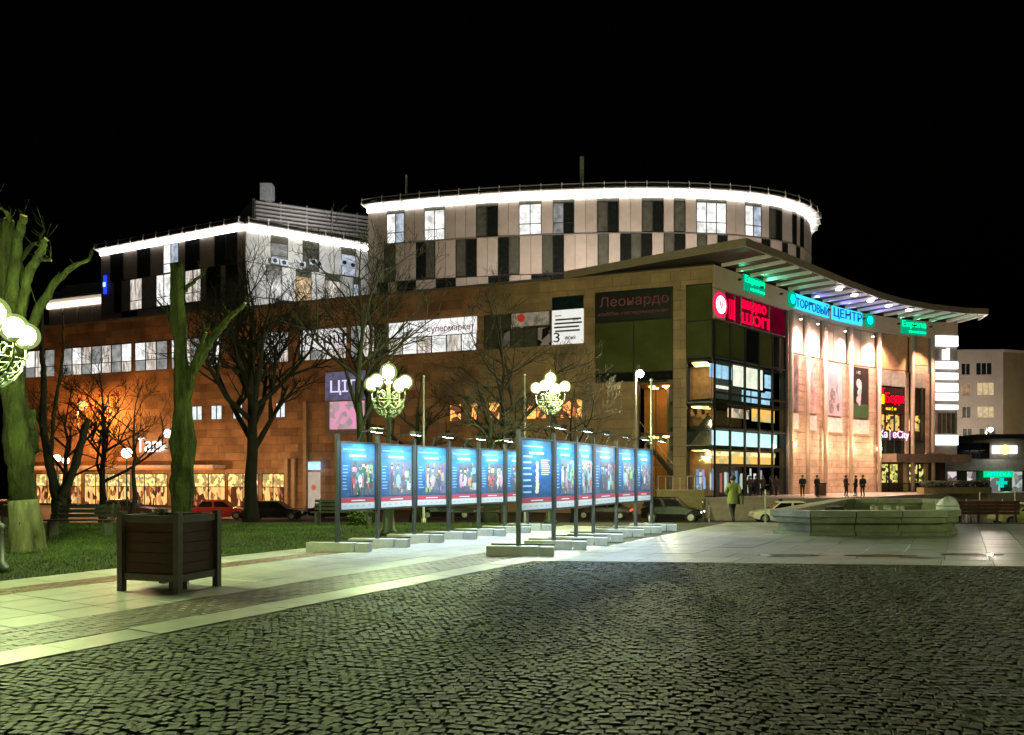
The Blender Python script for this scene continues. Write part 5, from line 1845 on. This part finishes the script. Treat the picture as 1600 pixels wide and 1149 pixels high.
def bark_tube(mb, path, radii, n, rnd, amp=.13):
    o = len(mb.v)
    mb.tube(path, radii, n)
    ph = [rnd.uniform(0, 6.28) for _ in range(4)]
    for i, p in enumerate(path):
        for k in range(n):
            a = 6.283 * k / n
            g = .5 * math.sin(5 * a + ph[0] + .5 * i) + .5 * math.sin(9 * a + ph[1] - .35 * i) + .5 * math.sin(.9 * i + ph[2] + 2 * a) + rnd.uniform(-.6, .6)
            v = Vector(mb.v[o + i * n + k])
            mb.v[o + i * n + k] = tuple(p + (v - p) * (1 + amp * g))
    return mb


def px_tree(name, d, label, limbs, mat, base_px=None, dd=None, cuts=True, cat="tree", white=None):
    """a pollard: limbs given as (x, y, half-width) in measured pixels at the tree's own distance"""
    p0 = at(limbs[0][0][0], limbs[0][0][1], d)
    z0 = float(terrain(p0.x, d)) - .05
    t = thing(name, (p0.x, d, z0), label, cat)
    rnd = random.Random(int(d * 10))
    tr, cr, k = MB(), MB(), 0
    for i, lb in enumerate(limbs):
        dep = 0 if i == 0 else rnd.uniform(-.8, .8)
        n = len(lb)
        pts = []
        for j, (x, y, h) in enumerate(lb):
            p = at(x, y, d + dep * j / max(1, n - 1))
            pts.append((p, h / F * d * .86))
        if i == 0:
            pts[0] = (Vector((pts[0][0].x, pts[0][0].y, z0)), pts[0][1])
        # finer path with a little wobble
        P_, R_ = [], []
        for j in range(n - 1):
            for q in range(7):
                f = q / 7
                w = pts[j][0].lerp(pts[j + 1][0], f)
                if j + q > 0:
                    w = w + Vector((rnd.gauss(0, .012), rnd.gauss(0, .012), 0))
                P_.append(w); R_.append((pts[j][1] * (1 - f) + pts[j + 1][1] * f) * rnd.uniform(.95, 1.06))
        P_.append(pts[-1][0]); R_.append(pts[-1][1])
        if i == 0:
            bark_tube(tr, P_, R_, 28, rnd)
        else:
            b = bark_tube(MB(), P_, R_, 14, rnd)
            b.build("limb", mat, t, smooth=True)
            if cuts and R_[-1] > .035:
                e = (P_[-1] - P_[-2]).normalized()
                MB().tube([P_[-1] - e * .01, P_[-1] + e * .012], R_[-1] * .93, 9).build("cut_end", cutw, t)
    tr.build("trunk", mat, t, smooth=True)
    sh = MB()
    for lb in limbs[1:]:
        for q in range(7):
            x, y, h = lb[-1] if q < 3 else lb[rnd.randrange(1, len(lb))]
            p = at(x, y, d)
            e = Vector((rnd.gauss(0, .5), rnd.gauss(0, .4), rnd.uniform(.3, 1))).normalized() * rnd.uniform(.15, .5)
            sh.tube([p, p + e * .5 + Vector((rnd.gauss(0, .03), 0, 0)), p + e], [.011, .008, .004], 4, cap=False)
    sh.build("shoots", mat, t, kind="stuff")
    if white:
        y0, y1, h0, h1 = white[:4]
        x0 = limbs[0][0][0]; x1 = white[4] if len(white) > 4 else limbs[0][1][0]
        a, b = at(x0, y0, d), at(x1, y1, d)
        a.z = z0
        pw_ = [a.lerp(b, f / 9) for f in range(10)]
        bark_tube(MB(), pw_, [(h0 + (h1 - h0) * f / 9) * (1.16 if f == 0 else 1.04) / F * d for f in range(10)], 28, rnd, .045).build("painted_base", white[5], t, smooth=True)
    return t


# thick pollard at the left edge
px_tree("pollarded_tree", 16.9, "thick mossy pollarded tree with a whitewashed foot at the left edge of the lawn",
        [[(44, 862, 25), (36, 780, 20), (28, 690, 22), (20, 600, 17), (22, 520, 17)],
         [(22, 540, 15), (14, 470, 16), (8, 400, 14), (12, 345, 12)],
         [(16, 470, 11), (24, 410, 9), (30, 365, 7), (37, 337, 6)],
         [(24, 540, 11), (34, 480, 9), (42, 430, 8), (60, 400, 7), (72, 374, 4.5)],
         [(36, 440, 5), (30, 408, 4.5), (50, 382, 3.6), (70, 376, 3)],
         [(56, 408, 3), (66, 406, 3), (79, 407, 3)],
         [(30, 555, 10), (60, 482, 8), (90, 436, 6), (115, 416, 4.5), (140, 405, 2.8)],
         [(50, 640, 5), (52, 690, 8), (55, 706, 7)],
         [(18, 345, 4), (10, 332, 3), (-8, 318, 2)],
         [(60, 385, 2), (66, 366, 1.6), (70, 358, 1)]], moss, white=(862, 782, 25, 19.6, 36.5, lime))
# pollard behind the planter
px_tree("pollarded_tree", 21.0, "slim mossy pollarded trunk with one raised side limb, rising behind the wooden planter",
        [[(285, 840, 19), (285, 760, 18), (286, 690, 20), (286, 600, 12), (278, 500, 12), (276, 412, 10)],
         [(288, 630, 9), (298, 585, 8), (330, 530, 7), (360, 495, 5), (383, 474, 2.5)],
         [(290, 600, 5), (310, 550, 4), (322, 520, 2.5)],
         [(280, 470, 5), (290, 450, 4), (318, 428, 2)],
         [(276, 520, 4), (262, 490, 3), (246, 470, 1.5)]], moss)
# forked tree before the cafe
px_tree("forked_tree", 30.0, "dark forked tree with a V-shaped trunk in front of the lit cafe",
        [[(92, 815, 13), (92, 790, 11), (94, 772, 11)],
         [(90, 778, 9), (78, 730, 7), (68, 670, 6), (68, 600, 5), (66, 540, 4), (64, 480, 3)],
         [(98, 776, 8), (116, 730, 7), (130, 680, 6), (138, 655, 5)],
         [(80, 710, 3), (84, 650, 3), (92, 600, 2.5), (100, 540, 2), (98, 490, 1.5)],
         [(67, 670, 3), (56, 650, 2), (44, 640, 1.5)], ], bark, cuts=False)
bare_tree(-15.5, 31.5, 5.6, .12, 21, "thin bare tree with pale twigs between the forked tree and the planter", bark, clear=.5, limbs=6, lev=2)
bare_tree(-14.6, 43, 14.6, .44, 5, "broad dark bare tree with a fan of branches behind the lawn, left of the panels", bark, clear=.38, limbs=16, lev=3, spread=.55, fork=(4, 6), up=.22)
bare_tree(-6.1, 31, 11.0, .24, 33, "tall bare tree with a mossy trunk just left of the left five-globe lamp", moss_d, clear=.42, limbs=10, lev=3, spread=.6)
bare_tree(-6.85, 37, 12.6, .22, 8, "tall slender dark bare tree in front of the left end of the curved storeys", bark, clear=.55, limbs=9, lev=3, spread=.7)
bare_tree(-4.5, 36, 6.9, .3, 12, "stout mossy cut-back tree right of the left five-globe lamp", moss, clear=.5, limbs=6, lev=2, fork=(2, 4))
bare_tree(-.45, 38, 11.4, .22, 17, "slim bare tree rising past the white poster at the middle of the facade", bark, clear=.4, limbs=14, lev=3, spread=.85)
bare_tree(-.95, 33, 5.6, .33, 52, "stout short mossy tree behind the middle of the panels", moss_d, clear=.55, limbs=7, lev=3)
bare_tree(-24.5, 46, 9.6, .24, 61, "bare tree with dense twigs before the strip windows at far left", bark, clear=.35, limbs=13, lev=3, spread=.9)
bare_tree(-21.5, 37, 7.2, .16, 64, "small bare tree left of the forked tree", bark, clear=.4, limbs=9, lev=3, spread=.9)
bare_tree(3.4, 44, 9.4, .18, 71, "slender bare tree in front of the dark glass bay, right of the white poster", bark, clear=.45, limbs=9, lev=3, spread=.8)

# ------------------------------------------------------------------ cars
tyre_m = M("tyre_rubber", (.015, .015, .015), .8)
rim_m = M("wheel_rim", (.4, .4, .4), .3, metal=.8)
cglass = M("car_glass", (.01, .012, .012), .05)


def car(x, y, rz, label, col, L=4.4, H=1.48, Wd=1.76, suv=False, rough=.25, head=0, tail=0):
    z0 = -1.55 if y > 45 else float(terrain(x, y)) - .07
    t = thing("parked_car", (x, y, z0), label, "car", "cars parked along the street", local=True, rz=rz)
    paint = M("paint_%02d%02d%02d" % tuple(int(c * 99) for c in col), col, rough, var=.04, spec=.35)
    st = [(-L / 2, .45, .62, .82), (-L / 2 + .1, .28, .84, .92), (-L * .32, .2, .93, 1), (-.1 * L, .19, .95, 1), (.18 * L, .19, .93, 1), (L * .33, .21, .86, .98), (L / 2 - .12, .3, .74, .9), (L / 2, .42, .6, .78)]
    k = H / 1.48
    m = MB(); rings = []
    for (sx, zl, zb, w) in st:
        hw = w * Wd / 2
        rings.append([(sx, -hw * .94, zl), (sx, -hw, (zl + zb) / 2), (sx, -hw * .97, zb * k - .06), (sx, -hw * .88, zb * k), (sx, hw * .88, zb * k), (sx, hw * .97, zb * k - .06), (sx, hw, (zl + zb) / 2), (sx, hw * .94, zl)])
    o = 0
    for rg in rings: m.v.extend(rg)
    for i in range(len(rings) - 1):
        for q in range(8):
            m.f.append((i * 8 + q, (i + 1) * 8 + q, (i + 1) * 8 + (q + 1) % 8, i * 8 + (q + 1) % 8)); m.c.append(None)
    m.f.append(tuple(range(8))); m.f.append(tuple(range(len(rings) * 8 - 1, len(rings) * 8 - 9, -1))); m.c += [None, None]
    xb0, xb1 = (-L * .47 if suv else -L * .4), L * .24
    xt0, xt1 = (-L * .42 if suv else -L * .26), L * .06
    zb, zt = .9 * k, H
    wb, wt = Wd * .47, Wd * .36
    B = [Vector(p) for p in ((xb0, -wb, zb), (xb1, -wb, zb), (xb1, wb, zb), (xb0, wb, zb))]
    T = [Vector(p) for p in ((xt0, -wt, zt), (xt1, -wt, zt), (xt1, wt, zt), (xt0, wt, zt))]
    Mid = [T[i].lerp(B[i], .12) + Vector((0, (-.03 if i < 2 else .03), 0)) for i in range(4)]
    m.hexa(B + Mid); m.hexa([p + Vector((0, 0, .001)) for p in Mid] + [p * .97 + Vector((0, 0, zt * .03)) for p in T])
    m.build("body", paint, t)
    for i in range(4):
        b0, b1, t1, t0 = B[i], B[(i + 1) % 4], Mid[(i + 1) % 4], Mid[i]
        nn = (b1 - b0).cross(t0 - b0).normalized()
        nseg = 2 if i in (0, 2) else 1
        for s in range(nseg):
            f0, f1 = s / nseg + .05, (s + 1) / nseg - .03
            q = lambda f, g: (b0.lerp(b1, f)).lerp(t0.lerp(t1, f), g) + nn * .012
            MB().quad(q(f0, .1), q(f1, .1), q(f1, .92), q(f0, .92)).build("windscreen" if i == 1 else ("rear_window" if i == 3 else "side_window"), cglass, t)
    R = .32 * k if not suv else .37
    for sx in (-L * .31, L * .32):
        for sy in (-1, 1):
            y_ = sy * Wd * .45
            w_ = MB().tube([(sx, y_ - .11, R), (sx, y_ - .08, R), (sx, y_ + .08, R), (sx, y_ + .11, R)], [R * .92, R, R, R * .92], 18).build("tyre", tyre_m, t)
            MB().tube([(sx, y_ + sy * .1, R), (sx, y_ + sy * .125, R)], R * .62, 12).build("rim", rim_m, w_)
    for sy in (-1, 1):
        MB().box((L / 2 - .1, sy * Wd * .34, .62 * k), (.2, .34, .13)).build("headlight", E("headlight_on", (.9, .88, 1), 5) if head else M("headlight_glass", (.5, .5, .5), .1), t)
        MB().box((-L / 2 + .08, sy * Wd * .36, .72 * k), (.16, .28, .14)).build("tail_light", E("tail_on", (1, .06, .03), 4) if tail else M("tail_glass", (.2, .01, .01), .2), t)
    return t


car(11.4, 54.5, -.35, "dark off-road car parked at the street before the low stone wall", (.006, .007, .008), 4.3, 1.75, 1.85, True, head=1)
tx = car(18.9, 53.5, math.pi - .08, "pale yellow-white taxi half hidden behind the left end of the fountain", (.82, .82, .62), 4.5, 1.5)
m = MB(); m.hexa([Vector(p) for p in ((.1, -.25, 1.5), (.28, -.25, 1.5), (.28, .25, 1.5), (.1, .25, 1.5), (.13, -.22, 1.66), (.25, -.22, 1.66), (.25, .22, 1.66), (.13, .22, 1.66))]); m.build("roof_light", frame_d, tx)
car(28.6, 58.0, .05, "silver car with only its roof showing behind the fountain", (.42, .42, .42), 4.4, 1.45)
car(33.9, 50.5, math.pi - .1, "pale yellow car cut off by the right edge of the photo", (.6, .58, .25), 4.4, 1.5)
car(-22.0, 58, .1, "red-lit car before the cafe, between the planter and the broad bare tree", (.35, .03, .03), 4.2, 1.45, tail=1)
car(-17.6, 57, .02, "dark saloon car right of the broad bare tree", (.015, .015, .017), 4.5, 1.4)
car(-13.2, 58.5, .05, "black car left of the first display panel", (.012, .012, .012), 4.4, 1.42)
car(6.9, 58, 2.9, "dark car with red tail lights seen under the right row of panels", (.03, .02, .02), 4.3, 1.45, tail=1)
car(-39.5, 59, .1, "dark car behind the thick mossy trunk at the left edge", (.03, .03, .035), 4.4, 1.45)
car(-5.0, 58.5, .03, "dark estate car behind the left row of panels", (.02, .02, .02), 4.4, 1.5)
car(-29.5, 59, .06, "dark car parked before the cafe, behind the planter", (.03, .022, .02), 4.4, 1.45)

# ------------------------------------------------------------------ people
skin = M("skin", (.45, .29, .2), .6, var=.06)
hair = M("dark_hair", (.03, .022, .016), .7)


def person(x, y, z0, rz, label, H, coat, legs, stride=.0, bend=.35, hem=.5, bag=None):
    t = thing("person", (x, y, z0), label, "person", local=True, rz=rz)
    k = H / 1.75
    J = dict(pel=(0, 0, .95), waist=(0, -.01, 1.1), chest=(0, -.02, 1.32), neck=(0, 0, 1.48), jaw=(0, .02, 1.56), head=(0, .02, 1.66), top=(0, .01, 1.71))
    ed = [("pel", "waist"), ("waist", "chest"), ("chest", "neck"), ("neck", "jaw"), ("jaw", "head"), ("head", "top")]
    rad = dict(pel=.155, waist=.15, chest=.165, neck=.062, jaw=.075, head=.1, top=.06)
    for s, n in ((-1, "l"), (1, "r")):
        f = s * stride
        J.update({n + "sh": (s * .19, -.01, 1.42), n + "el": (s * .26, -.04 - f * .35, 1.14), n + "wr": (s * (.24 - bend * .3), .1 - f * .5 + bend * .25, .93 + bend * .28), n + "ha": (s * (.22 - bend * .4), .16 - f * .55 + bend * .3, .9 + bend * .3),
                  n + "hi": (s * .09, 0, .9), n + "kn": (s * .1, .05 + f * .55, .5), n + "an": (s * .1, -.03 + f * 1.05 - max(0, -f) * .25, .09 + max(0, -f) * .12), n + "to": (s * .12, .14 + f * 1.05 - max(0, -f) * .3, .04 + max(0, -f) * .04)})
        rad.update({n + "sh": .085, n + "el": .062, n + "wr": .046, n + "ha": .04, n + "hi": .1, n + "kn": .068, n + "an": .048, n + "to": .038})
        ed += [("chest", n + "sh"), (n + "sh", n + "el"), (n + "el", n + "wr"), (n + "wr", n + "ha"), ("pel", n + "hi"), (n + "hi", n + "kn"), (n + "kn", n + "an"), (n + "an", n + "to")]
        for q in range(4):      # fingers and thumb
            nm = n + "f%d" % q
            b = Vector(J[n + "ha"])
            J[nm] = tuple(b + Vector((s * (.03 - .02 * q), .07 - .01 * abs(q - 1), -.05)))
            rad[nm] = .011
            ed.append((n + "ha", nm))
        J[n + "th"] = tuple(Vector(J[n + "wr"]) + Vector((-s * .05, .05, -.01))); rad[n + "th"] = .013; ed.append((n + "wr", n + "th"))
    names = list(J)
    me = bpy.data.meshes.new("body")
    me.from_pydata([tuple(c * k for c in J[n]) for n in names], [(names.index(a), names.index(b)) for a, b in ed], [])
    o = bpy.data.objects.new("skeleton", me); COL.objects.link(o)
    sk = o.modifiers.new("skin", 'SKIN')
    for i, n in enumerate(names):
        v = me.skin_vertices[0].data[i]; r = rad[n] * k
        v.radius = (r * (1.15 if n in ("chest", "waist", "pel") else 1), r * (.78 if n in ("chest", "waist", "pel") else 1)); v.use_root = (n == "pel")
    ss = o.modifiers.new("sub", 'SUBSURF'); ss.levels = 1
    bpy.context.view_layer.update()
    me2 = bpy.data.meshes.new_from_object(o.evaluated_get(bpy.context.evaluated_depsgraph_get()))
    bpy.data.objects.remove(o)
    for mm in (coat, legs, skin, frame_d): me2.materials.append(mm)
    hands = [Vector(J[n]) * k for n in ("lha", "rha")]
    for p in me2.polygons:
        c = p.center; z = c.z / k
        p.use_smooth = True
        p.material_index = 3 if z < .085 else (2 if z > 1.5 or min((c - h).length for h in hands) < .07 else (1 if z < hem + .35 and abs(c.x) < .2 * k else 0))
    b = bpy.data.objects.new("body", me2); COL.objects.link(b); b.parent = t
    MB().sphere((0, -.012 * k, 1.675 * k), .108 * k, 12, 8, sz=1.0).build("hair", hair, t, smooth=True)
    fc = MB().sphere((0, .075 * k, 1.62 * k), .02 * k, 6, 4); fc.build("nose", skin, t)
    for s in (-1, 1): MB().sphere((s * .035 * k, .088 * k, 1.66 * k), .011 * k, 6, 4).build("eye", frame_d, t)
    # coat skirt down to its hem
    m = MB(); ring = lambda z, rx, ry: [(rx * math.cos(a) * k, ry * math.sin(a) * k - .005, z * k) for a in np.linspace(0, 6.2832, 15)[:-1]]
    rs = [ring(hem + .3, .215, .17), ring(.95, .2, .15), ring(1.2, .185, .14)]
    for r_ in rs: m.v.extend(r_)
    for i in range(2):
        for q in range(14): m.f.append((i * 14 + q, i * 14 + (q + 1) % 14, (i + 1) * 14 + (q + 1) % 14, (i + 1) * 14 + q)); m.c.append(None)
    m.build("coat_skirt", coat, t, smooth=True)
    if bag:
        MB().box((.26 * k, -.1 * k, .85 * k), (.1, .28, .3), .1).build("bag", bag, t)
    return t


dkc = M("dark_coat", (.02, .02, .022), .8, var=.2)
dkt = M("dark_trousers", (.018, .018, .02), .8)
olj = M("olive_jacket", (.2, .22, .06), .7, var=.15, scale=8, bump=.3)
person((1145 - 800) / F * 28.2, 28.2, -.05, .15, "person in an olive-green jacket and black trousers walking away across the square", 1.72, olj, dkt, .22, .6, .42, M("grey_bag", (.12, .12, .1), .6))
brn = M("brown_coat", (.07, .035, .03), .8)
for px, d, rz, lab, ct in ((1254, 63, 2.6, "person in a dark coat, left of the pair before the lit entrance wall", dkc), (1277, 62, -2.7, "person in dark clothes with hands low beside the brown bin, before the entrance wall", dkc),
                           (1322, 62.5, -1.4, "person in a dark brown coat, leftmost of the three standing before the entrance wall", brn), (1337, 64, 1.5, "slim person in dark clothes, middle of the three before the entrance wall", dkc), (1348, 62, 2.2, "slim person in black, rightmost of the three before the entrance wall", dkc)):
    person((px - 800) / F * d, d, 0, rz, lab, 1.75, ct, dkt, .03, .3, .5)
for i, (px, d, rz, lab) in enumerate(((1172, 63.5, .2, "person in dark clothes, leftmost of the crowd at the glass doors"), (1181, 64.5, 2, "person in dark clothes, second from the left at the glass doors"), (1192, 64, -1, "person in dark clothes in the middle of the crowd at the glass doors"), (1204, 66, 1, "person in dark clothes, second from the right at the glass doors"), (1213, 65.5, .4, "person in dark clothes, rightmost at the glass doors by the pier"))):
    person((px - 800) / F * d, d, 0, rz, lab, 1.7, dkc if i % 2 else brn, dkt, .05, .25, .5)
